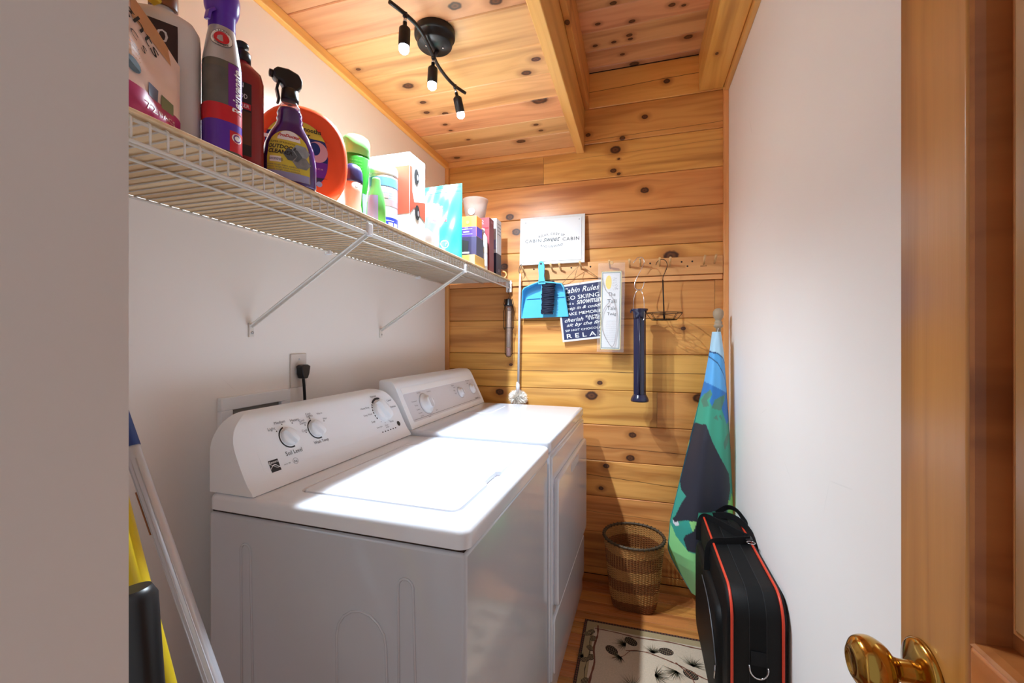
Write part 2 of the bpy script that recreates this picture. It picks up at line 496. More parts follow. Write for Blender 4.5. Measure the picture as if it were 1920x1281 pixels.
# back wall: horizontal pine boards
wb = struct('wall_back', (XL - .05, XR + .05, YB + 0.012, YB + 0.05, -.06, ZC2 + .05), SUBST, 'varnished knotty pine board wall with a peg rail', 'wall')
JZ = [0.0, 0.0397, 0.2314, 0.4259, 0.6192, 0.8132, 1.0009, 1.1954, 1.3843, 1.5788, 1.7685, 1.9579, 2.1468, 2.3399, 2.5316, 2.7261]
BUTT = {12: -0.5121, 8: 0.3686, 5: 0.0935}
CRACK = {2: (.015, -.03, .5), 3: (.02, -.06, .9), 4: (-0.02, -.02, .9), 6: (0.0, 0.0, 1.0), 7: (.06, .0, .25), 12: (.03, .02, .35), 13: (-.07, .02, .7), 14: (0.0, 0.02, .9), 1: (.0, 0, .3)}
for i in range(len(JZ) - 1):
    z0, z1 = JZ[i], JZ[i + 1]
    x0 = -0.36 if z0 > 2.3 else XL
    segs = [(x0, XR)] if i not in BUTT else [(x0, BUTT[i]), (BUTT[i], XR)]
    for a, b in segs:
        cx, cz = (a + b) / 2, (z0 + z1) / 2
        ks = [(kx - cx, kz - cz, kr) for kx, kz, kr in WK if z0 <= kz < z1 and a <= kx < b]
        board('plank', b - a - .0015, z1 - z0 - .0022, .014, (cx, YB, cz), (PI / 2, 0, 0), PINE, wb, ks[:5], CRACK.get(i))

# low ceiling over the machines
ce = struct('ceiling', (XL, -0.30, YF0, YB, ZC + 0.02, ZC + 0.04), SUBST, 'low ceiling of knotty pine boards carrying the spotlight bar', 'ceiling')
CY = [2.352, 2.16, 2.0, 1.83, 1.66, 1.484, 1.295, 1.12, 0.945, 0.77, 0.595, 0.42, 0.25, 0.06]
for i in range(len(CY) - 1):
    y1, y0 = CY[i], CY[i + 1]
    cx, cy = (XL - 0.31) / 2, (y0 + y1) / 2
    ks = [(kx - cx, -(ky - cy), kr) for kx, ky, kr in CK if y0 <= ky < y1]
    board('plank', -0.31 - XL, y1 - y0 - .0018, .018, (cx, cy, ZC), (PI, 0, 0), PINE_C, ce, ks[:5])
# higher ceiling
ce2 = struct('ceiling_upper', (-0.40, XR, YF0, YB, ZC2 + 0.02, ZC2 + 0.04), SUBST, 'higher ceiling of narrow pine boards between two joists', 'ceiling')
CY2 = [2.352, 2.31, 2.175, 2.04, 1.905, 1.77, 1.635, 1.50, 1.365, 1.23, 1.095, 0.96, 0.825, 0.69, 0.555, 0.42, 0.285, 0.15, 0.05]
for i in range(len(CY2) - 1):
    y1, y0 = CY2[i], CY2[i + 1]
    cx, cy = (XR - 0.40) / 2, (y0 + y1) / 2
    ks = [(kx - cx, -(ky - cy), kr) for kx, ky, kr in RK if y0 <= ky < y1]
    board('plank', XR + 0.40, y1 - y0 - .0016, .018, (cx, cy, ZC2), (PI, 0, 0), PINE_C, ce2, ks[:5])
# floor boards
fl = struct('floor', (XL - .05, XR + .05, -0.6, YB + .02, -0.06, -0.022), SUBST, 'honey-brown varnished pine board floor', 'floor')
y = YB
while y > -0.5:
    w = 0.0826
    board('plank', XR - XL, w - .0012, .02, ((XL + XR) / 2, y - w / 2, 0), (0, 0, 0), PINE_F, fl,
          [(random.uniform(-.3, .7), random.uniform(-.03, .03), random.uniform(.006, .011))] if random.random() < .5 else [], ch=.0012)
    y -= w

def timber(name, x0, x1, y0, y1, z0, z1, axis, material, label=None, cat=None, parent=None, bevel=0.003, knots=()):
    """squared timber: a mesh whose local X runs along its length"""
    c = Vector(((x0 + x1) / 2, (y0 + y1) / 2, (z0 + z1) / 2))
    dx, dy, dz = x1 - x0, y1 - y0, z1 - z0
    if axis == 'x': L, W, T, rot = dx, dy, dz, (0, 0, 0)
    elif axis == 'y': L, W, T, rot = dy, dx, dz, (0, 0, PI / 2)
    else: L, W, T, rot = dz, dy, dx, (0, -PI / 2, 0)
    o = MB().box(-L / 2, L / 2, -W / 2, W / 2, -T / 2, T / 2).build(name, material, parent, bevel, 2)
    o.location = c; o.rotation_euler = rot
    for i in range(5):
        o['k%d' % (i + 1)] = tuple(float(q) for q in knots[i]) if i < len(knots) else (50.0, 50.0, 0.0001)
    if label: tag(o, label, cat, kind='structure')
    return o

timber('trim_1', XL, XL + .022, YF1, YB, ZC - .034, ZC, 'y', PINE_T, 'pine strip where the left wall meets the low ceiling', 'trim')
timber('trim_2', XL + .022, -0.326, YB - .02, YB, ZC - .03, ZC, 'x', PINE_T, 'pine strip where the board wall meets the low ceiling', 'trim')
timber('trim_3', XL, XL + .024, YB - .02, YB, 0, ZC - .034, 'z', PINE_T, 'upright pine corner strip behind the wire shelf', 'trim')
timber('trim_4', XR - .024, XR, YB - .02, YB, 0, 2.53, 'z', PINE_T, 'upright pine corner strip beside the flag', 'trim', knots=[(.9, 0, .004)])
timber('trim_5', XR - .02, XR, YF1, YB - .02, 2.512, 2.55, 'y', PINE_T, 'pine strip along the top of the plain white wall', 'trim')
timber('ceiling_fascia', -0.326, -0.283, YF1, YB - .001, ZC - .034, 2.60, 'y', PINE_T, 'flat pine fascia edging the low ceiling', 'beam')
timber('ceiling_joist', -0.283, -0.2566, YF1, YB - .001, 2.532, ZC2, 'y', PINE, 'dark pine joist beside the fascia of the low ceiling', 'beam', knots=[(.42, .0, .012)])
timber('ceiling_joist', 0.294, XR - .02, YF1, YB - .001, 2.538, ZC2, 'y', PINE, 'thick pine joist against the plain white wall', 'beam', bevel=.006, knots=[(.8, .02, .008)])

# ------------------------------------------------------------------ the open door (hinged by the camera, standing along the right wall)
DX, DE, DH = 0.29, 0.602, 2.03            # face plane, latch edge, height
DY0 = 0.02
dr = empty('door_1', (DX, DE, 0), label='open wooden panel door with a brass knob, swung against the wall', cat='door', kind='structure')
def dpart(name, y0, y1, z0, z1, axis, x0=0.0, x1=0.040, parent=dr, bevel=.004):
    o = timber(name, x0, x1, y0, y1, z0, z1, axis, DOORW, parent=parent, bevel=bevel)
    return o
dpart('latch_stile', -0.108, 0, 0.01, DH, 'z')
dpart('hinge_stile', DY0 - DE, DY0 - DE + 0.108, 0.01, DH, 'z')
dpart('top_rail', DY0 - DE + .108, -0.108, DH - .12, DH, 'y')
dpart('lock_rail', DY0 - DE + .108, -0.108, 0.86, 1.00, 'y')
dpart('bottom_rail', DY0 - DE + .108, -0.108, 0.01, 0.24, 'y')
for z0, z1 in ((1.0, DH - .12), (0.24, .86)):
    y0, y1 = DY0 - DE + .108, -0.108
    # recess floor, raised panel and sloping moulding
    mp = dpart('panel', y0 + .036, y1 - .036, z0 + .036, z1 - .036, 'z', x0=.0075, x1=.034)
    mb = MB()
    a = [(y0, z0), (y1, z0), (y1, z1), (y0, z1)]
    ins = lambda d: [(y0 + d, z0 + d), (y1 - d, z0 + d), (y1 - d, z1 - d), (y0 + d, z1 - d)]
    prof = [(0, .001), (.003, .003), (.005, .010), (.007, .027), (.022, .027), (.027, .022), (.034, .010), (.040, .008)]
    rs = [[(x, p[0], p[1]) for p in ins(d)] for d, x in prof]
    mb.rings([[Vector(q) for q in r] for r in rs], True, False, False, sm=False)
    mb.build('moulding', DOORW, dr)
kb = MB()
Mk = Matrix.Translation((0, -0.047, 0.926)) @ Matrix.Rotation(-PI / 2, 4, 'Y')
kb.lathe([(.0, -.001), (.033, 0), (.0335, .004), (.030, .007), (.020, .010), (.014, .012)], 40, Mk).build('knob_rose', BRASS, dr)
kb = MB()
kb.lathe(catmull([(.011, .008), (.0105, .022), (.013, .028), (.021, .034), (.0265, .043), (.0275, .051), (.0245, .060), (.016, .066)], 5) + [(.012, .067), (.0115, .0655), (0, .0655)], 56, Mk).build('door_knob', BRASS, dr)

# ------------------------------------------------------------------ washer and dryer
MROT = R(-1.43)

def console(name, parent, xb, y0, y1, z0, H, prof, RC, material, nsta=10):
    """control console lofted along y; prof = front outline (dx from the back, dz) from base front to top; ends rounded with radius RC"""
    ys = []
    for i in range(nsta + 1):
        a = PI / 2 * i / nsta
        ys.append((y0 + RC * (1 - math.cos(a)), H - RC * (1 - math.sin(a))))
    ys2 = [(y1 - (q[0] - y0), q[1]) for q in reversed(ys)]
    rs = []
    for yy, hh in ys + ys2:
        ring = [(xb, yy, z0)]
        k = hh
        pts = []
        for dx, dz in prof:
            if dz < k: pts.append((dx, dz))
        # clip the outline at this height
        for (a, b), (c, d) in zip(prof, prof[1:]):
            if b < k <= d + 1e-9 and d > b:
                t = (k - b) / (d - b); pts.append((a + (c - a) * t, k)); break
        # resample to fixed count
        acc = [0]
        for p, q in zip(pts, pts[1:]): acc.append(acc[-1] + math.dist(p, q))
        out = []
        n = 14
        for i in range(n):
            s = acc[-1] * i / (n - 1)
            for j in range(len(pts) - 1):
                if acc[j + 1] >= s - 1e-9:
                    t = (s - acc[j]) / max(1e-9, acc[j + 1] - acc[j])
                    out.append((pts[j][0] + (pts[j + 1][0] - pts[j][0]) * t, pts[j][1] + (pts[j + 1][1] - pts[j][1]) * t)); break
        ring += [(xb + a, yy, z0 + b) for a, b in out]
        ring += [(xb, yy, z0 + out[-1][1])]
        rs.append([Vector(q) for q in reversed(ring)])
    o = MB().rings(rs, True, True, True, sm=True).build(name, material, parent)
    if hasattr(o.data, 'set_sharp_from_angle'): o.data.set_sharp_from_angle(angle=R(38))
    b = o.modifiers.new('bevel', 'BEVEL'); b.width = .006; b.segments = 3; b.limit_method = 'ANGLE'; b.angle_limit = R(50)
    return o

class Face:
    """sloped front of a console: q along y, s up the slope"""
    def __init__(self, xa, za, xb, zb):
        self.o = Vector((xa, 0, za)); e = Vector((xb - xa, 0, zb - za)); self.e2 = e.normalized()
        self.e1 = Vector((0, 1, 0)); self.n = self.e1.cross(self.e2)
    def p(self, q, s, d=0.0): return self.o + self.e1 * q + self.e2 * s + self.n * d
    def M(self, q, s, d=0.0):
        m = Matrix((self.e1, self.e2, self.n)).transposed().to_4x4(); m.translation = self.p(q, s, d); return m
    def txt(self, st, q, s, w, h, mt, parent, **k):
        return text(st, w, h, plane_map(self.p(q, s, .0011), self.e1, self.e2), mt, parent, **k)

def dial(face, q, s, r, hgt, parent, ang, name='dial', skirt=False):
    M = face.M(q, s, 0)
    o = MB().lathe([(r * 1.02, 0), (r, .003), (r * .97, hgt * .45), (r * .9, hgt * .5), (0, hgt * .5)], 36, M, cap1=False).build(name, PLASTW, parent)
    mb = MB()
    Mr = M @ Matrix.Rotation(ang, 4, 'Z')
    # grip ridge: tapered bar
    w0, w1, L = r * .50, r * .30, r * .98
    rs = []
    for yy in (-L, -L * .72, 0, L * .72, L):
        e = 1 - .25 * (abs(yy) / L) ** 3
        zt = hgt * (1 if abs(yy) < L * .8 else .82)
        rs.append([Mr @ Vector(p) for p in ((-w0 * e, yy, hgt * .3), (w0 * e, yy, hgt * .3), (w1 * e, yy, zt), (-w1 * e, yy, zt))])
    mb.rings(rs, True, True, True, sm=False).build('grip', PLASTG if skirt else PLASTW, o, bevel=.0012)
    return o

def arc(face, q, s, r0, r1, a0, a1, mt, parent, name='dial_mark', n=16, d=.0009):
    mb = MB()
    rs = []
    for i in range(n + 1):
        a = R(a0 + (a1 - a0) * i / n)
        rs.append([face.p(q + r0 * math.cos(a), s + r0 * math.sin(a), d), face.p(q + r1 * math.cos(a), s + r1 * math.sin(a), d)])
    return mb.rings(rs, False, sm=False).build(name, mt, parent)

def dot(face, q, s, r, mt, parent, name='dot', d=.001, asp=1.0):
    return MB().poly([face.p(q + asp * r * math.cos(2 * PI * i / 12), s + r * math.sin(2 * PI * i / 12), d) for i in range(12)]).build(name, mt, parent)

# ---- washer
wa = empty('washing_machine', (-0.306, 0.7414, 0), MROT, 'white top-loading washing machine nearest the doorway, lid closed', 'washing machine')
WD, WW, WT, WC = 0.666, 0.686, 0.917, 0.873
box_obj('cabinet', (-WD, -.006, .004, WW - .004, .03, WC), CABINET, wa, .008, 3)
box_obj('kick_base', (-WD + .02, -.03, .02, WW - .02, .0, .032), BLACK, wa)
box_obj('seam_gasket', (-WD + .006, -.012, .010, WW - .010, WC - .002, WC + .007), SUBST, wa)
# porcelain top with rounded rim and shallow recess for the lid
tb = MB()
out = rrect(-WD, 0, 0, WW, .022, 6)
def ring_z(outl, z, d): 
    cx, cy = -WD / 2, WW / 2
    return [Vector((p[0] + (cx - p[0]) * 0 - math.copysign(min(d, abs(p[0] - cx)), p[0] - cx), p[1] - math.copysign(min(d, abs(p[1] - cy)), p[1] - cy), z)) for p in outl]
rs = [ring_z(out, WC + .005, .004), ring_z(out, WC + .008, 0), ring_z(out, WT - .012, 0), ring_z(out, WT - .006, .0016), ring_z(out, WT - .0018, .006), ring_z(out, WT, .013)]
LX0, LX1, LY0, LY1 = -0.468, -0.060, 0.080, 0.552
hole = rrect(LX0 - .006, LX1 + .006, LY0 - .006, LY1 + .006, .026, 6)
rs.append([Vector((p[0], p[1], WT)) for p in hole])
rs.append([Vector((p[0], p[1], WT - .004)) for p in rrect(LX0 - .003, LX1 + .003, LY0 - .003, LY1 + .003, .026, 6)])
rs.append([Vector((p[0], p[1], WT - .012)) for p in rrect(LX0 - .003, LX1 + .003, LY0 - .003, LY1 + .003, .026, 6)])
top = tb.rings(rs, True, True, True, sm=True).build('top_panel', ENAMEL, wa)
top.data.set_sharp_from_angle(angle=R(42))
# lid with a finger notch in its front edge
ol = rrect(LX0, LX1, LY0, LY1, .024, 6)
lid = []
for px, py in ol: lid.append((px, py))
# insert notch points on the front edge (x = LX1) between y=.26 and .36
i0 = 6
lid = ol[:7] + [(LX1, .255), (LX1 - .012, .266), (LX1 - .014, .31), (LX1 - .012, .352), (LX1, .363)] + ol[7:]
def shr(pts, d):
    cx, cy = (LX0 + LX1) / 2, (LY0 + LY1) / 2
    return [(p[0] - math.copysign(min(d, abs(p[0] - cx)), p[0] - cx), p[1] - math.copysign(min(d, abs(p[1] - cy)), p[1] - cy)) for p in pts]
rs = [[Vector((p[0], p[1], z)) for p in shr(lid, d)] for z, d in ((WT - .010, 0), (WT - .002, 0), (WT + .001, .0015), (WT + .0022, .005), (WT + .0022, .012))]
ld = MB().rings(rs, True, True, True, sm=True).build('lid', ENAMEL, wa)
ld.data.set_sharp_from_angle(angle=R(42))
MB().prism([(LX1 - .016, .262), (LX1 + .008, .258), (LX1 + .011, .31), (LX1 + .008, .360), (LX1 - .016, .356)], lambda a, b: (a, b, WT - .0095), lambda a, b: (a, b, WT - .009)).build('finger_notch', PLASTG, ld)
# pressed ribs on the side
def rib(x0, x1, zt, name='pressed_rib', lean=0.0):
    pts = []
    r = (x1 - x0) / 2; cx = (x0 + x1) / 2
    for i in range(9):
        a = PI * i / 8
        pts.append((cx + r * math.cos(a), .0038, zt - r + r * math.sin(a)))
    pts = [(x1 + .018, .0038, .10)] + pts + [(x0 + .006, .0038, .10)]
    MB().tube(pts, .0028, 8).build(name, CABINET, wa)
rib(-.152, -.118, .805)
rib(-.565, -.537, .812)
rib(-.30, -.18, .72)
# console
WPROF = [(.134, 0), (.131, .008), (.120, .020), (.112, .032), (.096, .062), (.075, .105), (.055, .142), (.047, .158), (.040, .168), (.028, .1745), (.018, .176)]
console('console', wa, -WD, .006, WW - .006, WT + .0015, .176, WPROF, .085, PLASTW)
FA = Face(-WD + .112, WT + .0325, -WD + .055, WT + .1435)
FL = (Vector((0, 0, 0)))
MB().prism(rrect(.06, WW - .045, .0, .118, .02, 5), lambda a, b: FA.p(a, b, -.004), lambda a, b: FA.p(a, b, .0006)).build('control_panel', PLASTW, wa)
# the two selector knobs and the cycle dial
for q, s, r, a in ((.163, .078, .0235, .55), (.262, .080, .0235, .52)):
    dial(FA, q, s, r, .020, wa, a)
    arc(FA, q, s, r + .0035, r + .0075, 105, 285, INK, wa)
dial(FA, .576, .082, .039, .028, wa, .42)
arc(FA, .576, .082, .0425, .050, 70, 135, INK, wa)
for a0 in (140, 152, 166, 178, 192, 206):
    arc(FA, .576, .082, .0435, .0485, a0, a0 + 8, INK, wa, n=3)
arc(FA, .576, .082, .0425, .0455, -28, -12, INK, wa, n=4)
for a0 in (-125, -100, -70): dot(FA, .576 + .047 * math.cos(R(a0)), .082 + .047 * math.sin(R(a0)), .0016, INKG, wa)
for st, q, s, w in (('Light', .121, .108, .022), ('Medium', .152, .122, .034), ('Heavy', .200, .118, .029), ('Cold', .219, .083, .019), ('Cool', .222, .113, .018), ('Darks', .224, .105, .022), ('Cool', .252, .128, .018), ('Lights', .255, .120, .022), ('Warm', .294, .122, .022), ('Hot', .307, .103, .014)):
    FA.txt(st, q, s, w, 0, INKG, wa)
for q, s in ((.133, .100), (.156, .115), (.189, .112), (.228, .098), (.222, .077), (.253, .114), (.300, .096)): dot(FA, q, s, .0018, INK, wa)
FA.txt('Soil Level', .161, .036, .054, .0115, INK, wa)
FA.txt('Wash Temp', .262, .040, .056, .0115, INK, wa)
for st, q, s, w in (('Normal', .562, .139, .032), ('Heavy Duty', .496, .103, .046), ('Deep Wash', .497, .078, .044), ('Soak', .510, .051, .020), ('Casual', .641, .112, .026), ('Delicate', .650, .085, .032), ('Extra Spin', .530, .026, .030), ('Drain', .570, .026, .018), ('& Spin', .571, .018, .018), ('Rinse', .606, .034, .022)):
    FA.txt(st, q, s, w, 0, INKG, wa)
dot(FA, .640, .018, .0095, INK, wa, 'start_button', d=.0012)
for i in range(6): dot(FA, .535 + i * .0155, .0065, .0022, INK, wa, 'status_light', asp=1.7)
# maker's badge: dark square with light name and swoosh
MB().poly([FA.p(a, b, .0010) for a, b in ((.078, .002), (.106, .002), (.106, .032), (.078, .032))]).build('badge', INK, wa)
FA.txt('Kenmore', .092, .0265, .025, .006, WHITE, wa, bold=.01)
MB().rings([[FA.p(.078 + .028 * t, .010 + .008 * math.sin(t * PI * 1.1), .0016), FA.p(.078 + .028 * t, .0116 + .0085 * math.sin(t * PI * 1.1), .0016)] for t in [i / 12 for i in range(13)]], False, sm=False).build('badge_swoosh', WHITE, wa)
MB().rings([[FA.p(.078 + .028 * t, .0185 - .006 * t + .004 * math.cos(t * PI * 1.4), .0016), FA.p(.078 + .028 * t, .0197 - .006 * t + .004 * math.cos(t * PI * 1.4), .0016)] for t in [i / 12 for i in range(13)]], False, sm=False).build('badge_swoosh', WHITE, wa)
FA.txt('he', .155, .0115, .010, 0, INK, wa)
arc(FA, .155, .0115, .0075, .0083, 0, 360, INKG, wa, 'ring_mark', 20)
FA.txt('Series 100', .128, .0115, .020, 0, INKG, wa)

# ---- dryer
dy = empty('clothes_dryer', (-0.288, 1.437, 0), MROT, 'white front-loading clothes dryer standing by the board wall', 'dryer')
DD, DW, DT = 0.690, 0.757, 0.930
box_obj('cabinet', (-DD, -.004, .003, DW - .003, .0, DT - .048), ENAMEL_D, dy, .006, 3)
box_obj('top_panel', (-DD, 0, 0, DW, DT - .046, DT), ENAMEL_D, dy, .012, 4)
box_obj('front_panel', (-.01, .003, .012, DW - .012, .09, DT - .06), ENAMEL_D, dy, .006, 3)
dd = MB().prism(rrect(.035, DW - .03, .335, .785, .03, 6), lambda a, b: (.000, a, b), lambda a, b: (.020, a, b)).build('door', ENAMEL_D, dy, .007, 3)
MB().prism(rrect(.29, .47, .735, .770, .014, 5), lambda a, b: (.0195, a, b), lambda a, b: (.0212, a, b)).build('door_pull', PLASTG, dd)
MB().prism(rrect(.03, DW - .03, .10, .30, .02, 6), lambda a, b: (.000, a, b), lambda a, b: (.008, a, b)).build('toe_panel', ENAMEL_D, dy, .004, 2)
# lint screen flap on top
MB().prism([(-.52, .432), (-.40, .432), (-.388, .450), (-.388, .66), (-.40, .672), (-.52, .672)], lambda a, b: (a, b, DT - .002), lambda a, b: (a, b, DT + .0022)).build('lint_screen_flap', ENAMEL_D, dy, .002, 2)
DPROF = [(.148, 0), (.146, .006), (.140, .020), (.128, .045), (.078, .148), (.068, .166), (.058, .178), (.046, .184), (.038, .1845)]
console('console', dy, -DD, .006, DW - .006, DT + .0012, .1845, DPROF, .010, PLASTW, 4)
FD = Face(-DD + .140, DT + .0212, -DD + .078, DT + .1492)
MB().prism(rrect(.035, DW - .03, .002, .120, .008, 4), lambda a, b: FD.p(a, b, -.004), lambda a, b: FD.p(a, b, .0008)).build('control_panel', OVERLAY, dy)
MB().prism(rrect(.035, DW - .03, .1225, .146, .004, 3), lambda a, b: FD.p(a, b, -.004), lambda a, b: FD.p(a, b, .0012)).build('light_strip', WHITE, dy)
def dknob(q, s, r, hgt):
    M = FD.M(q, s)
    o = MB().lathe([(r, 0), (r, .004), (r * .9, .009), (r * .62, .011), (r * .60, hgt), (r * .52, hgt + .002), (0, hgt + .002)], 32, M, cap1=False).build('dial', PLASTW, dy)
    MB().prism(rrect(-r * .22, r * .22, -r * .56, r * .56, r * .2, 4), lambda a, b: M @ Vector((a, b, hgt)), lambda a, b: M @ Vector((a, b, hgt + .0032))).build('grip', PLASTG, o)
    arc(FD, q, s, r + .002, r + .0032, 60, 330, INKG, dy)
dknob(.172, .060, .044, .026); dknob(.520, .066, .026, .018); dknob(.668, .068, .026, .018)
for st, q, s, w in (('Normal', .148, .113, .026), ('Timed Dry', .232, .108, .034), ('Off', .238, .070, .014), ('Permanent', .092, .082, .036), ('Press', .096, .064, .022), ('Cotton', .098, .046, .026), ('Delicate', .102, .030, .028), ('Air Dry', .108, .016, .024), ('Dry', .236, .020, .014), ('Fabric', .468, .110, .026), ('Temp', .476, .098, .020), ('High', .466, .082, .018), ('Med', .468, .068, .016), ('Start', .640, .104, .022), ('70 Series', .650, .117, .040), ('Auto', .16, .005, .02)):
    FD.txt(st, q, s, w, 0, INKG, dy)
FD.txt('Kenmore', .678, .015, .040, 0, INK, dy, bold=.02)
MB().poly([FD.p(a, b, .0012) for a, b in ((.040, .009), (.72, .009), (.72, .0105), (.040, .0105))]).build('panel_line', INKG, dy)

# ------------------------------------------------------------------ ceiling spotlight bar
sp = empty('track_light', (-0.668, 1.325, ZC), label='black ceiling spotlight bar with three lit bulbs on a wavy arm', cat='ceiling light')
ORG = Vector((-0.668, 1.325, ZC))
BULB = emit('lit_bulb_glass', (0.75, 0.89, 1.0), LAMP)
MB().lathe([(.0, 0), (.068, 0), (.069, -.004), (.069, -.020), (.066, -.024), (.059, -.025), (.059, -.046), (.056, -.050), (0, -.051)], 40).build('canopy', BLACKM, sp)
for a in (.5, 3.64):
    MB().lathe([(.004, -.0505), (.004, -.053), (0, -.0545)], 10, Matrix.Translation((.028 * math.cos(a), .028 * math.sin(a), 0))).build('canopy_screw', CHROME, sp)
armpts = [(-0.6957, 1.0903), (-0.6772, 1.1448), (-0.6661, 1.1961), (-0.6687, 1.2495), (-0.6776, 1.3054), (-0.6843, 1.3508), (-0.691, 1.3987), (-0.6912, 1.4708), (-0.6828, 1.53), (-0.6635, 1.5827)]
ZA = 2.262 - ZC
MB().tube([(x - ORG.x, y - ORG.y, ZA) for x, y in catmull(armpts, 4)], .0062, 10).build('arm', BLACKM, sp)
MB().tube([(0.0, .02, -.05), (-.013, .022, ZA)], .007, 10).build('arm_stem', BLACKM, sp)
for (ax, ay), tilt in (((-0.677, 1.147), (.03, .06)), ((-0.6835, 1.345), (.0, .05)), ((-0.684, 1.527), (.14, -.10))):
    hd = empty('spot_head', (ax - ORG.x, ay - ORG.y, ZA), rot=(tilt[0] + (.22 if ay > 1.5 else 0), tilt[1], 0))
    hd.parent = sp
    MB().lathe([(.0075, .004), (.0075, -.008), (.0055, -.010)], 12).build('swivel', BLACKM, hd)
    MB().lathe([(.0055, -.009), (.0055, -.024)], 12).build('joint', CHROME, hd)
    MB().lathe([(.0065, -.023), (.0065, -.034), (.012, -.038), (.0165, -.042), (.0172, -.046), (.0172, -.092), (.0165, -.094), (.0150, -.094), (.0145, -.088), (.0, -.088)], 24, cap1=False).build('spot_housing', BLACKM, hd)
    ll = bpy.data.lights.new('spot_beam', 'SPOT'); ll.energy = SPOT; ll.color = (0.75, 0.89, 1.0)
    ll.spot_size = R(150); ll.spot_blend = 0.9; ll.shadow_soft_size = 0.012
    lo = bpy.data.objects.new('spot_beam', ll); lo.location = (0, 0, -.1215); lo.rotation_euler = (0, R(5.5), 0); link(lo, hd)
    MB().lathe([(.0135, -.090), (.0150, -.098), (.0155, -.104), (.0130, -.111), (.0075, -.1155), (0, -.117)], 20, cap1=False).build('bulb', BULB, hd)

# ------------------------------------------------------------------ ventilated wire shelf
SZ = 1.604                      # centre height of the deck wires
SF, SY0, SY1 = -0.702, 0.18, 2.335
sh = empty('wire_shelf', (XL, SY0, SZ), label='long white wire shelf on diagonal braces along the wall', cat='shelf')
def S(x, y, z): return (x - XL, y - SY0, z - SZ)
wire = MB().tube([S(XL + .006, SY0, SZ), S(SF - .004, SY0, SZ), S(SF - .0005, SY0, SZ - .003), S(SF, SY0, SZ - .008), S(SF, SY0, SZ - .038)], .0017, 6).mesh('wire', WIREW)
n = int((SY1 - SY0) / .0254)
for i in range(n + 1):
    o = bpy.data.objects.new('wire', wire); o.location = (0, i * .0254, 0); link(o, sh)
for x, z, r in ((XL + .012, -.004, .003), (-0.868, -.004, .003), (-0.80, -.004, .003), (SF - .0045, -.0045, .003), (SF + .0005, -.038, .0032)):
    MB().tube([S(x, SY0, SZ + z), S(x, SY1, SZ + z)], r, 8).build('rail', WIREW, sh)
for yb in (1.0, 1.668):
    d = Vector((SF + .004 - XL - .006, 0, SZ - .036 - 1.318))
    st = MB()
    st.tube([S(XL + .006, yb, 1.318), S(SF + .004, yb, SZ - .036)], 0, flat=(.014, .004), up=(0, 1, 0))
    st.tube([S(XL + .006, yb - .006, 1.3185), S(SF + .004, yb - .006, SZ - .0355)], 0, flat=(.002, .010), up=(0, 1, 0))
    br = st.build('brace', WIREW, sh)
    box_obj('brace_foot', (0.0005, .006, yb - SY0 - .009, yb - SY0 + .007, 1.284 - SZ, 1.326 - SZ), WIREW, br, .0015)
    MB().lathe([(.004, 0), (.004, .002), (0, .0028)], 10, Matrix.Translation(S(XL + .006, yb, 1.298)) @ Matrix.Rotation(PI / 2, 4, 'Y')).build('screw', CHROME, br)
    box_obj('brace_clip', (SF - XL - .004, SF - XL + .007, yb - SY0 - .009, yb - SY0 + .009, -.046, -.012), PLASTW, br, .002)
for yb in (.62, 1.32, 1.99):
    box_obj('wall_clip', (.0, .022, yb - SY0 - .008, yb - SY0 + .008, -.014, .003), PLASTW, sh, .003)
eb = box_obj('end_bracket', (SF - XL - .022, SF - XL + .010, SY1 - SY0 - .014, SY1 - SY0 + .003, -.060, .006), PLASTW, sh, .003)
MB().tube([S(SF + .004, SY1 - .016, SZ - .008), S(SF + .004, SY1 + .003, SZ - .008)], .009, 14).build('bracket_boss', PLASTW, eb)
LINER = wood('shelf_liner_board', (228, 200, 162), (212, 178, 136), (184, 146, 104), rough=.7, coat=0, fiber=60)
lz0, lz1 = SZ + .0022, SZ + .0085
lm = MB().box(XL + .004, SF + .004, SY0 + .004, SY1 - .004, lz0, lz1).build('shelf_liner', LINER, None, .0015)
tag(lm, 'thin tan board liner lying on the wire shelf', 'shelf liner')
Z0 = lz1 + .0003                # items stand here

# ------------------------------------------------------------------ items on the shelf
def item(name, x, y, deg, label, cat, z=Z0, group=None):
    return empty(name, (x, y, z), R(deg), label, cat, group)

KRAFT = mat('kraft_paper', (190, 140, 100), 0.6, var=.08, bump=.1)
PINKF = mat('pale_pink_film', (226, 200, 190), 0.28, var=.05, scale=14)
MAGENTA = mat('magenta_print', (172, 52, 104), 0.3)
YELLOW = mat('yellow_plastic', (222, 180, 40), 0.35)
BROWN = mat('brown_plastic', (128, 76, 36), 0.4)
WHITEP = mat('white_hdpe', (208, 207, 211), 0.35, var=.01)
DARKL = mat('dark_maroon_label', (46, 22, 26), 0.4)
PURPLE = mat('purple_plastic', (88, 44, 168), 0.3)
PURPLEL = mat('purple_label', (110, 34, 140), 0.3)
SILVER = mat('silver_film', (176, 176, 182), 0.3, metal=.4)
REDL = mat('red_label', (196, 28, 44), 0.35)
SMOKE = mat('greenish_clear_plastic', (96, 92, 84), 0.2, var=.2, scale=12)
REDB = mat('dark_red_plastic', (142, 38, 44), 0.25, var=.04)
PHOTO = mat('brown_wood_photo', (96, 56, 40), 0.35, var=.5, scale=30, stretch=(1, 1, .2))
PLIQ = mat('purple_liquid_bottle', (70, 34, 108), 0.12, coat=.6, var=.15, scale=10)
CLEAR = mat('clear_plastic', (232, 228, 232), 0.15, trans=.85, ior=1.2, alpha=.55)
YELL = mat('yellow_label', (214, 196, 70), 0.4)
ORANGE = mat('orange_plastic', (236, 82, 40), 0.32, var=.03)
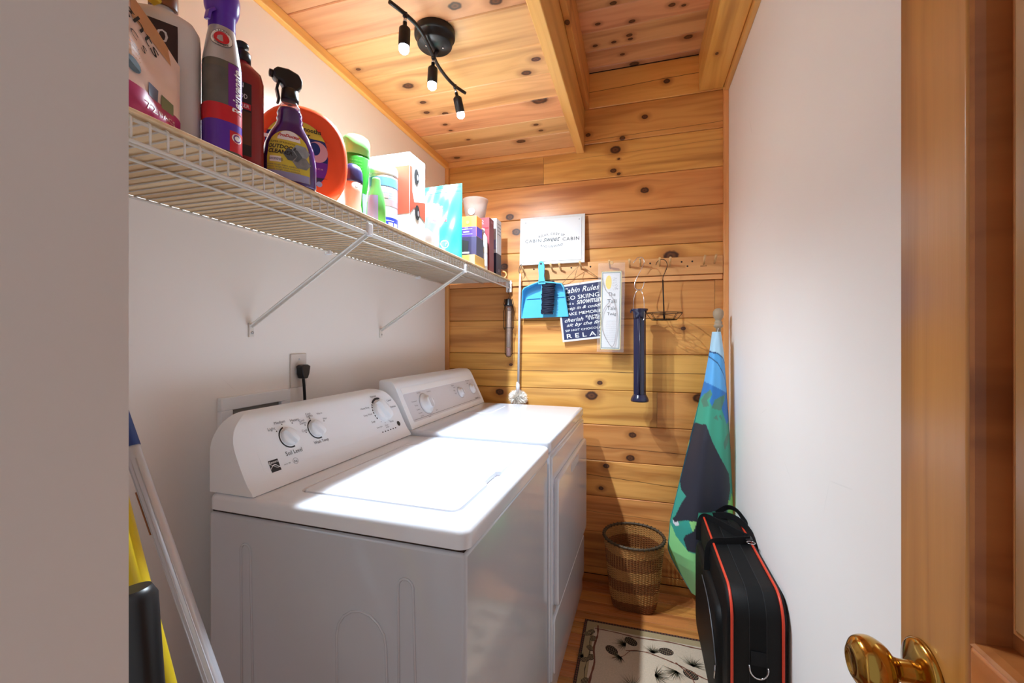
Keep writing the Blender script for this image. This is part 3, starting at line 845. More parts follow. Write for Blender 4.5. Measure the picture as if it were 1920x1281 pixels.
NAVY = mat('navy_plastic', (42, 40, 88), 0.3)
NAVYL = mat('navy_label', (28, 44, 110), 0.35)
CREAM = mat('cream_plastic', (200, 180, 164), 0.4)
GREEN = mat('green_plastic', (46, 138, 42), 0.28, var=.08)
LGREEN = mat('pale_green_plastic', (118, 196, 108), 0.35)
LIME = mat('lime_plastic', (104, 186, 98), 0.3)
LAV = mat('lavender_label', (150, 152, 196), 0.4)
SKYL = mat('sky_blue_label', (104, 156, 204), 0.4, var=.15, scale=60)
BLUEL = mat('bright_blue_label', (48, 66, 206), 0.4)
PINKL = mat('pink_label', (214, 158, 168), 0.45)
SALMON = mat('salmon_card', (206, 84, 62), 0.5)
CARD = mat('white_card', (214, 213, 214), 0.55, var=.01)
HOLE = mat('dark_hole', (30, 30, 32), 0.6)
TEAL = mat('teal_foil_pouch', (46, 156, 144), 0.3, var=.12, scale=12, coat=.15)
TEALD = mat('deep_teal_print', (24, 124, 118), 0.3)
FILM = mat('clear_zip_film', (214, 206, 210), 0.15, trans=.7, alpha=.45, ior=1.1)
ORCARD = mat('orange_card', (226, 140, 56), 0.5)
PUCARD = mat('violet_card', (72, 50, 176), 0.45)
DKCARD = mat('dark_purple_card', (48, 42, 70), 0.45)
YECARD = mat('yellow_card', (216, 168, 80), 0.55)
MACARD = mat('maroon_card', (128, 44, 52), 0.5)
NACARD = mat('dark_blue_card', (40, 46, 72), 0.5)
FROST = mat('frosted_plastic', (214, 200, 192), 0.3, trans=.6, alpha=.6, ior=1.15)

# 1 refill pouch, cut off by the doorway wall
bag = item('detergent_pouch', -0.742, 0.43, 0, 'crumpled kraft and pink pouch with a magenta band, first on the shelf', 'pouch')
def pouch_grid(hw, hL, hR, depth, crump, seed, top_fn=None):
    """front/back sheets of a stand-up pouch: y across, z up"""
    rnd = random.Random(seed); ph = [rnd.uniform(0, 6.28) for _ in range(8)]
    def pt(u, v, side):
        yy = -hw + 2 * hw * u
        hh = top_fn(yy) if top_fn else hL + (hR - hL) * u
        zz = hh * v
        e = max(0.0, 1 - abs(2 * u - 1) ** 3) ** .6
        b = depth * e * (1 - v ** 1.6 * .92) * (0.55 + .45 * min(1, v * 5 + .55))
        wv = crump * e * (math.sin(9 * u + ph[0] + 5 * v) + .7 * math.sin(15 * v + ph[1] + 6 * u) + .5 * math.sin(23 * u - 13 * v + ph[2]))
        return Vector((side * (b + wv * (1 - .6 * v) + .0015), yy, zz))
    return pt
bt = lambda yy: min(.125 + max(0, .099 - yy) * .95, .235)
bp = pouch_grid(.1, 0, 0, .024, .0035, 3, bt)
MB().grid(lambda u, v: bp(u, v, 1), 40, 36).grid(lambda u, v: bp(1 - u, v, -1), 20, 20).build('pouch_body', PINKF, bag, weld=True)
def on(pt, off):      # printing lying on a pouch front
    return lambda u, v: pt(u, v, 1) + Vector((off, 0, 0))
def patch(pt, u0, u1, v0, v1, mt, parent, name, off=.0008, nu=14, nv=6):
    f = on(pt, off)
    return MB().grid(lambda a, b: f(u0 + (u1 - u0) * a, v0 + (v1 - v0) * b), nu, nv).build(name, mt, parent)
patch(bp, .0, .995, .02, .23, MAGENTA, bag, 'magenta_band', nu=30)
patch(bp, .62, .90, .78, .995, KRAFT, bag, 'kraft_corner', nu=16, nv=10)
patch(bp, .38, .58, .40, .66, KRAFT, bag, 'kraft_patch', nu=14, nv=10)
patch(bp, .80, .90, .20, .33, mat('olive_badge', (116, 122, 88), .4), bag, 'square_badge', .0013)
patch(bp, .69, .77, .22, .33, mat('blue_grey_badge', (92, 100, 124), .4), bag, 'square_badge', .0013)
def bagmap(u0, v0, rot=0.0):
    ca, sa = math.cos(rot), math.sin(rot)
    def fn(x, y):
        x, y = ca * x - sa * y, sa * x + ca * y
        u = u0 + x / .2; hh = bt(-.1 + .2 * u)
        return bp(min(max(u, .01), .99), min(max(v0 + y / hh, .01), .99), 1) + Vector((.0018, 0, 0))
    return fn
MB().poly([bagmap(.585, .37)(.011 * math.cos(2 * PI * i / 16), .011 * math.sin(2 * PI * i / 16)) for i in range(16)]).build('round_badge', mat('globe_badge', (90, 116, 132), .4), bag)
text('72', .018, .014, bagmap(.70, .12), WHITE, bag)
text('PACS', .03, .008, bagmap(.84, .115), PINKF, bag)
text('Brights', .085, .026, bagmap(.60, .80, -.42), INK, bag)
text('PACS', .055, .012, bagmap(.58, .66, -.35), INK, bag, space=1.6)
for i in range(4): text('plant based laundry', .05, .005, bagmap(.52, .54 - i * .035), KRAFT if i > 1 else INKG, bag)
# yellow cap of something lying behind the pouch
yb_ = item('yellow_scoop', -0.83, 0.44, 0, 'yellow plastic scoop showing above the kraft pouch', 'scoop')
lf = Loft([(0, .028, .028), (.006, .031, .031), (.20, .034, .034), (.212, .040, .040), (.245, .047, .047), (.25, .046, .046)])
lf.body('cup', YELLOW, yb_, 28)
MB().tube([(.044, .0, .24), (.06, .035, .236), (.062, .075, .226)], 0, flat=(.02, .006)).build('handle', YELLOW, yb_, .002)

# 2 white jug with brown cap
wj = item('white_jug', -0.805, 0.548, -32, 'tall white bottle with a brown cap and dark label, behind the kraft pouch', 'bottle')
lf = Loft([(0, .036, .050, 4), (.004, .039, .053, 4), (.19, .039, .053, 4), (.212, .038, .052, 3.5), (.228, .032, .044, 3), (.238, .022, .026, 2.4), (.242, .017, .017, 2), (.262, .017, .017, 2)])
lf.body('bottle_body', WHITEP, wj, 40)
Loft([(.247, .0205, .0205), (.250, .021, .021), (.276, .021, .021), (.278, .020, .020)]).body('cap', BROWN, wj, 28)
Loft([(.278, .013, .013), (.290, .012, .012), (.292, .010, .010)]).body('cap_tip', WHITEP, wj, 20)
lf.patch('label', DARKL, wj, .10, .205, -1.05, .32, .0009, 20, 6)
text('20', .028, .022, lf.wrap(.18, -.22), WHITEP, wj)

# 3 purple spray bottle
rj = item('spray_bottle', -0.742, 0.607, -22, 'slim spray bottle with a purple head and silver shoulder', 'bottle')
lf = Loft([(0, .0255, .0285, 2.6), (.004, .027, .030, 2.6), (.165, .027, .030, 2.6), (.185, .0255, .028, 2.4), (.215, .0225, .024, 2.2), (.246, .019, .019, 2)])
lf.body('bottle_body', SMOKE, rj, 36)
lf.patch('shoulder_sleeve', SILVER, rj, .172, .245, -PI, PI, .0006, 36, 6)
lf.patch('label', PURPLEL, rj, .090, .170, .05, 2.2, .0008, 18, 5)
lf.patch('label_band', REDL, rj, .062, .092, -1.8, 2.2, .0010, 28, 3)
lf.patch('label_base', PURPLE, rj, .010, .062, -1.8, 2.2, .0008, 28, 3)
lf.patch('label_corner', REDL, rj, .010, .048, .12, 1.6, .0012, 14, 3)
lf.patch('clear_window', mat('grey_window_print', (92, 90, 88), .25, var=.5, scale=25), rj, .092, .158, -1.6, .04, .0007, 14, 4)
text('Rejuvenate', .082, .022, lf.wrap(.122, .62, .0016, PI / 2), WHITE, rj, shear=.25, bold=.02)
for r0, mt in ((.0085, WHITE), (.0065, PURPLEL), (.0045, WHITE)):
    w = lf.wrap(.036, .52, .0015 + (.0085 - r0) * .1)
    MB().poly([w(r0 * math.cos(2 * PI * i / 18), r0 * math.sin(2 * PI * i / 18)) for i in range(18)]).build('target_mark', mt, rj)
for r0, mt in ((.0165, INK), (.0158, WHITE), (.011, REDL)):
    w = lf.wrap(.212, -.30, .0016 + (.0165 - r0) * .08)
    MB().poly([w(r0 * math.cos(2 * PI * i / 22), r0 * math.sin(2 * PI * i / 22)) for i in range(22)]).build('round_seal', mt, rj)
text('CLEAN', .018, .004, lf.wrap(.2255, -.30, .0026), INK, rj, arc=.003)
text('FLEXIBLE', .020, .004, lf.wrap(.1985, -.30, .0026), INK, rj, arc=-.003)
Loft([(.236, .0205, .0205), (.238, .0215, .0215), (.262, .0215, .0215), (.266, .024, .024), (.276, .0275, .0275), (.296, .029, .029), (.312, .026, .026), (.322, .017, .017), (.325, .006, .006)]).body('spray_head', PURPLE, rj, 30)
MB().tube([(.015, -.018, .262), (.018, -.026, .252), (.016, -.028, .238)], 0, flat=(.012, .005)).build('trigger_tab', PURPLE, rj, .001)

# 4 dark red bottle
rb = item('red_bottle', -0.774, 0.676, -25, 'dark red bottle with a black cap and dark label', 'bottle')
lf = Loft([(0, .028, .036, 3), (.004, .030, .038, 3), (.190, .030, .038, 3), (.208, .028, .034, 2.6), (.222, .018, .020, 2), (.226, .0135, .0135, 2), (.238, .0135, .0135, 2)])
lf.body('bottle_body', REDB, rb, 36)
lf.patch('label', INK, rb, .03, .175, -1.5, .22, .0008, 20, 5)
lf.patch('label_photo', PHOTO, rb, .052, .118, -1.45, .18, .0013, 16, 4)
lf.patch('label_title', REDL, rb, .122, .134, -1.45, .18, .0014, 12, 2)
text('WOOD', .026, .009, lf.wrap(.147, -.36, .0018), WHITE, rb)
text('RESTORER', .036, .007, lf.wrap(.128, -.42, .0021), WHITE, rb)
text('N', .007, .009, lf.wrap(.168, -.25, .0018), WHITE, rb)
Loft([(.228, .0165, .0165), (.246, .0165, .0165), (.249, .0145, .0145), (.252, .008, .008), (.258, .008, .008), (.259, .0125, .0125), (.266, .0125, .0125), (.268, .010, .010)]).body('cap', BLACK, rb, 26)

# 5 outdoor cleaner trigger spray
oc = item('trigger_spray', -0.736, 0.762, -34, 'purple trigger spray bottle with a yellow label and black trigger', 'bottle')
lf = Loft([(0, .028, .050, 2.8), (.003, .031, .053, 2.8), (.05, .031, .0535, 2.6), (.085, .030, .049, 2.5), (.110, .027, .040, 2.4), (.128, .024, .030, 2.2), (.140, .022, .025, 2), (.146, .0235, .0265, 2), (.152, .0215, .024, 2), (.158, .023, .0255, 2), (.164, .021, .0235, 2), (.168, .0205, .022, 2)])
lf.body('bottle_body', PLIQ, oc, 40)
Loft([(.168, .0205, .022, 2), (.176, .0195, .020, 2), (.186, .0145, .0145, 2), (.194, .0135, .0135, 2)]).body('bottle_neck', CLEAR, oc, 28)
def dome(u, v):      # label with arched top
    return u, v * (0.70 + .30 * math.sqrt(max(0, 1 - (2 * u - 1) ** 2)))
lf.patch('label', YELL, oc, .006, .112, -.95, .62, .0009, 26, 12, dome)
lf.patch('label_head', WHITE, oc, .090, .1115, -.62, .30, .0014, 16, 5, lambda u, v: (u, v * (0.35 + .65 * math.sqrt(max(0, 1 - (2 * u - 1) ** 2)))))
lf.patch('label_foot', LAV, oc, .006, .022, -.93, .60, .0013, 20, 2)
text('ProDoctor', .034, .0075, lf.wrap(.100, -.16, .002), REDL, oc, shear=.3, bold=.03)
text('SUPER STRENGTH', .036, .004, lf.wrap(.083, -.40, .0018), INK, oc)
text('OUTDOOR', .042, .009, lf.wrap(.0735, -.40, .0018), INK, oc, shear=.15, bold=.03)
text('CLEANER', .036, .009, lf.wrap(.0625, -.46, .0018), INK, oc, shear=.15, bold=.03)
lf.patch('label_flash', WHITE, oc, .040, .052, -.82, -.42, .0013, 10, 2)
text('concentrate', .020, .006, lf.wrap(.046, -.60, .0022), NAVYL, oc)
for i in range(3): text('removes tough stains outdoors', .05, .0045, lf.wrap(.034 - i * .005, -.40 + .03 * i, .0018), INKG, oc)
for cx, cz, mt in ((-.02, .060, mat('grey_photo', (84, 92, 100), .4, var=.5, scale=60)), (.30, .072, mat('pale_photo', (150, 158, 168), .4, var=.4, scale=60)), (.30, .047, mat('stone_photo', (128, 130, 134), .4, var=.5, scale=80))):
    w = lf.wrap(cz, cx, .002)
    MB().poly([w(.0145 * math.cos(PI / 3 * i), .0145 * math.sin(PI / 3 * i)) for i in range(6)]).build('hexagon_photo', mt, oc)
def trigger(parent, z, mt, k=1.0):
    Loft([(z - .004, .0175, .0175), (z, .018, .018), (z + .020, .0165, .0165), (z + .022, .014, .014)]).body('collar', mt, parent, 24)
    prof = [(-.014, z + .020), (.012, z + .020), (.018, z + .032), (.030, z + .034), (.034, z + .040), (.034, z + .052), (.026, z + .060), (.004, z + .063), (-.016, z + .058), (-.024, z + .046), (-.022, z + .030)]
    MB().prism(prof, lambda a, b: (.012, -a, b), lambda a, b: (-.012, -a, b)).build('spray_head', mt, parent, .004, 3)
    MB().tube([(0, -.022, z + .034), (0, -.026, z + .016), (0, -.022, z - .004), (0, -.024, z - .014)], 0, flat=(.012, .005), up=(0, 1, 0)).build('trigger', mt, parent, .0012)
    MB().lathe([(.008, 0), (.008, .007), (.004, .008)], 14, Matrix.Translation((0, -.033, z + .046)) @ Matrix.Rotation(PI / 2, 4, 'X')).build('nozzle', mt, parent)
trigger(oc, .192, BLACK)

# 6 orange laundry tub
ot = item('detergent_tub', -0.838, 0.905, -40, 'big round-shouldered orange detergent tub behind the purple spray', 'tub')
def tub_ring(w, k):
    out = []
    for i in range(48):
        a = 2 * PI * i / 48
        c, s = math.cos(a), math.sin(a)
        p = 2.35
        q = (abs(c) ** p + abs(s) ** p) ** (-1 / p)
        out.append((w, .108 * c * q * k, max(.0, .125 + .127 * s * q * k - (.002 if s < -.9 else 0))))
    return out
rs = [tub_ring(x, k) for x, k in ((-.062, .55), (-.060, .80), (-.050, .94), (-.03, 1.0), (.03, 1.0), (.046, .965), (.055, .90), (.0575, .84), (.0565, .80), (.056, .70))]
MB().rings([[Vector(p) for p in r] for r in rs], True, True, True).build('tub_body', ORANGE, ot)
def tubdisc(k, x, mt, name, z0=-9, z1=9):
    ring = [(p[1] - .016, p[2] - .004) for p in tub_ring(0, k * .86)]
    ring = [(a, min(max(b, z0), z1)) for a, b in ring]
    return MB().prism(ring, lambda a, b: (x - .001, a, b), lambda a, b: (x, a, b)).build(name, mt, ot)
tubdisc(.76, .0575, PURPLEL, 'front_label')
tubdisc(.755, .0580, YELL, 'label_top', z0=.165)
tubdisc(.752, .0584, NAVYL, 'label_middle', z0=.112, z1=.166)
tubdisc(.749, .0588, DKCARD, 'label_foot', z1=.072)
tf = lambda q, s: plane_map((.0596, q - .022, s - .004), (0, 1, 0), (0, 0, 1))
text('Smooths', .050, .012, tf(.035, .190), INK, ot, bold=.02)
text('Clear', .030, .012, tf(.020, .176), INK, ot, bold=.02)
text('T', .030, .040, tf(-.050, .138), WHITE, ot, bold=.04)
MB().prism([(.030 + .024 * math.cos(2 * PI * i / 24), .136 + .026 * math.sin(2 * PI * i / 24)) for i in range(24)], lambda a, b: (.0585, a, b), lambda a, b: (.0592, a, b)).build('swirl_print', PINKL, ot)
MB().prism([(.023 + .013 * math.cos(2 * PI * i / 20), .142 + .016 * math.sin(2 * PI * i / 20)) for i in range(20)], lambda a, b: (.0590, a, b), lambda a, b: (.0597, a, b)).build('swirl_print', NAVYL, ot)
MB().prism([(.058 + .010 * math.cos(2 * PI * i / 4), .138 + .016 * math.sin(2 * PI * i / 4)) for i in range(4)], lambda a, b: (.0585, a, b), lambda a, b: (.0590, a, b)).build('orange_flash', ORANGE, ot)
text('42 pacs', .05, .006, tf(.04, .098), PINKL, ot)
for q, s in ((.008, .056), (.034, .056), (.014, .040)):
    MB().prism([(q + .007 * math.cos(2 * PI * i / 14), s + .007 * math.sin(2 * PI * i / 14)) for i in range(14)], lambda a, b: (.0588, a, b), lambda a, b: (.0593, a, b)).build('small_icon', LAV, ot)

# 7 small cream bottle with navy cap
nv = item('squeeze_bottle', -0.792, 1.052, -35, 'small cream bottle with a rounded navy cap, beside the orange tub', 'bottle')
lf = Loft([(0, .018, .026, 2.2), (.003, .020, .029, 2.2), (.03, .019, .027, 2.2), (.055, .0165, .0225, 2.2), (.09, .0185, .025, 2.2), (.118, .020, .027, 2.2)])
lf.body('bottle_body', CREAM, nv, 30)
Loft([(.116, .0205, .0278, 2.2), (.124, .0212, .0285, 2.2), (.148, .0205, .027, 2.2), (.162, .017, .022, 2.2), (.170, .009, .012, 2.2), (.172, .003, .004, 2.2)]).body('cap', NAVY, nv, 30)
text('Dr', .012, .010, lf.wrap(.104, .30), NAVY, nv)

# 8 tall green bottle
gb = item('green_bottle', -0.835, 1.124, -35, 'tall green bottle with a pale green cap', 'bottle')
lf = Loft([(0, .028, .034, 2.3), (.004, .031, .037, 2.3), (.06, .029, .034, 2.3), (.10, .026, .030, 2.3), (.15, .031, .037, 2.3), (.215, .033, .040, 2.3), (.228, .031, .038, 2.3)])
lf.body('bottle_body', GREEN, gb, 34)
Loft([(.226, .034, .041, 2.4), (.268, .034, .041, 2.4), (.280, .031, .037, 2.4), (.288, .022, .027, 2.3), (.290, .012, .014, 2.2)]).body('cap', LGREEN, gb, 34)
lf.patch('label', LAV, gb, .02, .11, .35, 1.5, .0009, 14, 6)
for i in range(6): text('fresh clean scent', .032, .004, lf.wrap(.205 - i * .009, -.25), LGREEN, gb)
lf.patch('dark_tag', INK, gb, .052, .058, -.5, -.1, .0010, 8, 1)

# 9 squat lime bottle
lb = item('lime_bottle', -0.752, 1.108, -30, 'squat lime-green bottle in front of the tall green one', 'bottle')
lf = Loft([(0, .020, .026, 2.3), (.003, .022, .029, 2.3), (.07, .021, .027, 2.3), (.10, .018, .022, 2.3), (.122, .013, .014, 2), (.14, .0125, .0125, 2), (.146, .011, .011, 2)])
lf.body('bottle_body', LIME, lb, 30)
lf.patch('label', LAV, lb, .012, .09, -1.5, -.15, .0009, 14, 5)

# 10 wipes canister
wc = item('wipes_canister', -0.798, 1.212, -35, 'white wipes canister with blue label bands', 'canister')
lf = Loft([(0, .046, .046), (.003, .047, .047), (.185, .047, .047), (.188, .046, .046)])
lf.body('canister_body', WHITEP, wc, 36)
Loft([(.187, .0475, .0475), (.190, .0485, .0485), (.208, .0485, .0485), (.220, .044, .044), (.224, .036, .036)]).body('lid', WHITEP, wc, 36)
lf.patch('label', mat('pale_label', (186, 186, 206), .4), wc, .012, .178, -1.4, 1.4, .0006, 30, 3)
lf.patch('label_sky', SKYL, wc, .150, .178, -1.4, 1.4, .0010, 30, 2)
lf.patch('label_blue', BLUEL, wc, .012, .052, -1.4, 1.4, .0010, 30, 2)
lf.patch('label_pink', PINKL, wc, .088, .108, -1.4, 1.4, .0010, 30, 2)
text('disinfecting cleaning wipes', .070, .006, lf.wrap(.149, .0, .0015), INK, wc)
for i in range(3): text('kills germs cleans surfaces', .06, .005, lf.wrap(.128 - i * .008, .1), INKG, wc)
lf.patch('icon', PINKL, wc, .112, .126, -.35, .0, .0014, 6, 2)
lf.patch('icon', WHITE, wc, .016, .036, .0, .32, .0015, 6, 2)
lf.patch('icon', WHITE, wc, .016, .036, .42, .80, .0015, 6, 2)
text('paw', .010, .008, lf.wrap(.026, .16, .002), NAVYL, wc)
lf.patch('cap_line', WHITE, wc, .0405, .0425, -.4, .4, .0015, 8, 1)

# 11 tall carton with two oval holes
bx = item('carton', -0.730, 1.2645, 0, 'tall white and salmon carton with two oval hand holes', 'box')
BWX, BWY, BH = .155, .108, .290
MB().box(-BWX, 0, 0, BWY, 0, BH).build('box_body', CARD, bx, .0015)
f = plane_map((.0009, 0, 0), (0, 1, 0), (0, 0, 1))
MB().poly([f(a, b) for a, b in ((.0005, .085), (.030, .115), (.055, .100), (BWY - .0005, .080), (BWY - .0005, .150), (.030, .13), (.016, .165), (.016, .245), (.0005, .245))]).build('printed_band', SALMON, bx)
g = plane_map((0, -.0009, 0), (-1, 0, 0), (0, 0, 1))
MB().poly([g(a, b) for a, b in ((.0005, .085), (.0005, .245), (BWX - .0005, .245), (BWX - .0005, .085))][::-1]).build('printed_band', SALMON, bx)
for a, b in ((.045, .222), (.050, .100)):
    MB().poly([plane_map((.0014, 0, 0), (0, 1, 0), (0, 0, 1))(a + .016 * math.cos(2 * PI * i / 20), b + .026 * math.sin(2 * PI * i / 20)) for i in range(20)]).build('hand_hole', HOLE, bx)
    MB().poly([plane_map((.0018, 0, 0), (0, 1, 0), (0, 0, 1))(a + .006 + .006 * math.cos(2 * PI * i / 14), b + .010 * math.sin(2 * PI * i / 14) - .002) for i in range(14)]).build('bag_glimpse', SILVER, bx)
text('OPEN', .018, .006, lambda x, y: f(.022 + x, .032 + y) + Vector((.0006, 0, 0)), REDL, bx)
for i in range(3): text('laundry powder', .028, .003, lambda x, y, i=i: f(.020 + x, .108 - i * .005 + y) + Vector((.0008, 0, 0)), REDL, bx)

# 12 teal pouch
tp = item('teal_pouch', -0.826, 1.655, -66, 'crumpled shiny teal pouch leaning behind the carton', 'pouch')
tpf = pouch_grid(.108, .295, .335, .038, .0065, 11)
MB().grid(lambda u, v: tpf(u, v, 1), 44, 44).grid(lambda u, v: tpf(1 - u, v, -1), 20, 20).build('pouch_body', TEAL, tp, weld=True)
patch(tpf, .02, .98, .955, .995, TEALD, tp, 'seal_strip', nu=24, nv=2)
patch(tpf, .02, .98, .90, .905, TEALD, tp, 'zip_line', nu=24, nv=1)
def tmap(u0, v0):
    return lambda x, y: tpf(min(max(u0 + x / .216, .01), .99), min(max(v0 + y / .31, .01), .99), 1) + Vector((.0018, 0, 0))
text('Pets', .060, .034, tmap(.48, .70), WHITE, tp, shear=.3, bold=.02)
patch(tpf, .42, .70, .50, .545, REDL, tp, 'red_flash', .0014)
for r0, mt in ((.017, WHITE), (.015, TEALD)):
    MB().poly([tmap(.66, .20)(r0 * math.cos(2 * PI * i / 20), r0 * math.sin(2 * PI * i / 20)) + Vector((.0006 * (2 if r0 < .016 else 1), 0, 0)) for i in range(20)]).build('paw_badge', mt, tp)
for a, b, r0 in ((0, -.003, .005), (-.006, .004, .0025), (0, .007, .0025), (.006, .004, .0025)):
    MB().poly([tmap(.66, .20)(a + r0 * math.cos(2 * PI * i / 10), b + r0 * math.sin(2 * PI * i / 10)) + Vector((.0018, 0, 0)) for i in range(10)]).build('paw_print', WHITE, tp)
# clear zip bag in front of it
zb = item('zip_bag', -0.785, 1.455, -50, 'clear zip bag with grey contents between the carton and the teal pouch', 'bag')
zf = pouch_grid(.065, .18, .185, .022, .004, 21)
MB().grid(lambda u, v: zf(u, v, 1), 24, 24).grid(lambda u, v: zf(1 - u, v, -1), 16, 16).build('film', FILM, zb, weld=True)
patch(zf, .01, .99, .70, .725, PINKL, zb, 'zip_strip', .0006, nu=18, nv=1)
Loft([(.004, .012, .040, 2.4), (.04, .015, .048, 2.4), (.07, .012, .040, 2.4), (.085, .004, .02, 2.2)]).body('contents', mat('grey_contents', (150, 140, 138), .6, var=.4, scale=50), zb, 20)

# 13-18 boxes and small things by the board wall
def carton(name, x0, x1, y0, y1, z0, z1, mt, label, cat='box', bevel=.0012):
    e = empty(name, ((x0 + x1) / 2, (y0 + y1) / 2, z0), label=label, cat=cat)
    w, d, hh = (x1 - x0) / 2, (y1 - y0) / 2, z1 - z0
    MB().box(-w, w, -d, d, 0, hh).build('box_body', mt, e, bevel)
    ff = lambda a, b, o=.0008: Vector((-w + a * 2 * w, -d - o, b * hh))
    fs = lambda a, b, o=.0008: Vector((w + o, -d + a * 2 * d, b * hh))
    return e, ff, fs
def quad(fn, a0, a1, b0, b1, mt, parent, name, o=.0008):
    return MB().poly([fn(a0, b0, o), fn(a1, b0, o), fn(a1, b1, o), fn(a0, b1, o)]).build(name, mt, parent)
e, ff, fs = carton('yellow_carton', -0.86, -0.7085, 1.80, 1.93, Z0, Z0 + .048, YECARD, 'low yellow carton at the bottom of the box stack')
quad(ff, .86, 1, 0, 1, mat('tan_card', (200, 156, 88), .6), e, 'box_end')
e, ff, fs = carton('dark_carton', -0.86, -0.7145, 1.835, 1.925, Z0 + .0483, Z0 + .139, DKCARD, 'dark carton with a violet corner and a cut-out window, under the orange one')
quad(ff, .02, .40, .05, .98, PUCARD, e, 'printed_corner')
MB().poly([ff(a, b, .0012) for a, b in ((.36, .90), (.74, .76), (.72, .22), (.46, .30))]).build('window', HOLE, e)
quad(ff, .44, .76, .14, .22, WHITE, e, 'window_lip', .0016)
quad(ff, .06, .22, .06, .14, WHITE, e, 'small_print', .0016)
e, ff, fs = carton('orange_carton', -0.86, -0.717, 1.842, 1.915, Z0 + .1393, Z0 + .236, ORCARD, 'orange carton with a violet lower half, on top of the stack')
quad(ff, 0.005, .995, .02, .48, PUCARD, e, 'printed_half')
quad(fs, 0.005, .995, .02, .48, PUCARD, e, 'printed_half')
quad(ff, .36, .86, .12, .15, LAV, e, 'label_outline', .0014); quad(ff, .36, .38, .12, .38, LAV, e, 'label_outline', .0014); quad(ff, .36, .86, .36, .39, LAV, e, 'label_outline', .0014)
quad(ff, .55, .75, .22, .27, WHITE, e, 'small_print', .0014)
text('EVO', .016, .008, lambda x, y: ff(.66 + x / .143, .43 + y / .097, .0016), LAV, e)
MB().poly([ff(.70 + .06 * math.cos(2 * PI * i / 16), .70 + .09 * math.sin(2 * PI * i / 16), .0014) for i in range(16)]).build('round_mark', YECARD, e)
e, ff, fs = carton('maroon_carton', -0.86, -0.712, 2.005, 2.075, Z0, Z0 + .272, MACARD, 'tall maroon carton under the clear tub')
text('10', .022, .014, lambda x, y: ff(.72 + x / .148, .93 + y / .272, .0014), PINKL, e)
text('pads', .026, .008, lambda x, y: ff(.72 + x / .148, .885 + y / .272, .0014), PINKL, e)
text('10', .022, .014, lambda x, y: fs(.5 + x / .07, .93 + y / .272, .0014), PINKL, e)
quad(ff, .40, .98, .80, .815, REDL, e, 'printed_line', .0014)
e = empty('clear_tub', (-0.800, 2.040, Z0 + .2725), label='clear round plastic tub on top of the maroon carton', cat='tub')
Loft([(0, .046, .046), (.002, .048, .048), (.092, .063, .063), (.096, .066, .066), (.102, .066, .066), (.103, .062, .062), (.096, .060, .060), (.006, .045, .045), (.005, .01, .01)]).body('tub_body', FROST, e, 36, cap=True)
MB().lathe([(.018, -.047), (.018, -.0485), (0, -.049)], 20, Matrix.Translation((0, 0, .03)) @ Matrix.Rotation(-PI / 2, 4, 'X') @ Matrix.Translation((0, 0, -.0065))).build('round_sticker', WHITEP, e)
e = item('white_bottle', -0.735, 1.966, -30, 'small white bottle with a beige label in front of the maroon carton', 'bottle')
lf = Loft([(0, .024, .024), (.003, .026, .026), (.145, .026, .026), (.165, .024, .024), (.182, .014, .014), (.186, .0115, .0115)])
lf.body('bottle_body', WHITEP, e, 30)
Loft([(.184, .0135, .0135), (.204, .0135, .0135), (.206, .012, .012)]).body('cap', WHITEP, e, 22)
lf.patch('label', mat('beige_label', (214, 200, 186), .5), e, .085, .110, -1.4, 1.4, .0007, 20, 2)
lf.patch('label_fine_print', mat('grey_print', (196, 196, 204), .5), e, .02, .08, -1.0, 1.2, .0007, 20, 2)
e, ff, fs = carton('navy_carton', -0.80, -0.716, 2.125, 2.21, Z0, Z0 + .118, NACARD, 'dark blue carton below the slim white one')
text('iD', .02, .014, lambda x, y: fs(.5 + x / .085, .25 + y / .118, .0014), LAV, e)
e, ff, fs = carton('slim_carton', -0.79, -0.714, 2.125, 2.205, Z0 + .1183, Z0 + .300, CARD, 'slim white carton with purple print by the board wall')
quad(ff, .35, .95, .10, .38, LAV, e, 'purple_print'); MB().poly([ff(a, b, .0014) for a, b in ((.45, .30), (.80, .28), (.80, .50))]).build('purple_print', PUCARD, e)
quad(ff, .86, .94, .55, .95, PLASTG, e, 'side_print', .0014)
for i in range(4): quad(fs, .15, .85, .85 - i * .1, .87 - i * .1, INKG, e, 'small_print', .0012)
quad(fs, .55, .95, .08, .55, PLASTG, e, 'printed_panel', .0010)
e = empty('wooden_cup', (-0.722, 2.262, Z0 + .021), rot=(0, PI / 2 - .0, R(-70)), label='short pale wooden ring lying at the shelf end', cat='wooden ring')
MB().lathe([(.020, -.018), (.021, -.016), (.021, .016), (.020, .018), (.014, .018), (.014, -.018), (.020, -.018)], 28, cap0=False, cap1=False).build('turned_ring', PINE_R, e)

# ------------------------------------------------------------------ things on the board wall
RY = 2.332                      # face of the peg rail
pr_ = empty('peg_rail', (-0.11, YB, 1.60), label='long pale pine peg rail fixed across the board wall', cat='peg rail')
def PR(x, y, z): return (x + .11, y - YB, z - 1.60)
timber('rail_board', -0.636 + .11, 0.404 + .11, RY - YB, -.0005, 0.006, 0.096, 'x', PINE_R, parent=pr_)
timber('rail_ledge', -1.084 + .11, 0.404 + .11, -.012, -.0005, -.022, 0.004, 'x', PINE_R, parent=pr_)
PEGW = mat('pale_peg_wood', (206, 166, 116), .5, var=.15, scale=60)
PEGS = [(-0.6255, 1.682), (-0.5098, 1.691), (-0.4621, 1.688), (-0.4149, 1.688), (-0.302, 1.692), (-0.1481, 1.690), (-0.0452, 1.690), (0.0079, 1.692), (0.1043, 1.690), (0.1554, 1.690), (0.3169, 1.690), (0.3676, 1.692)]
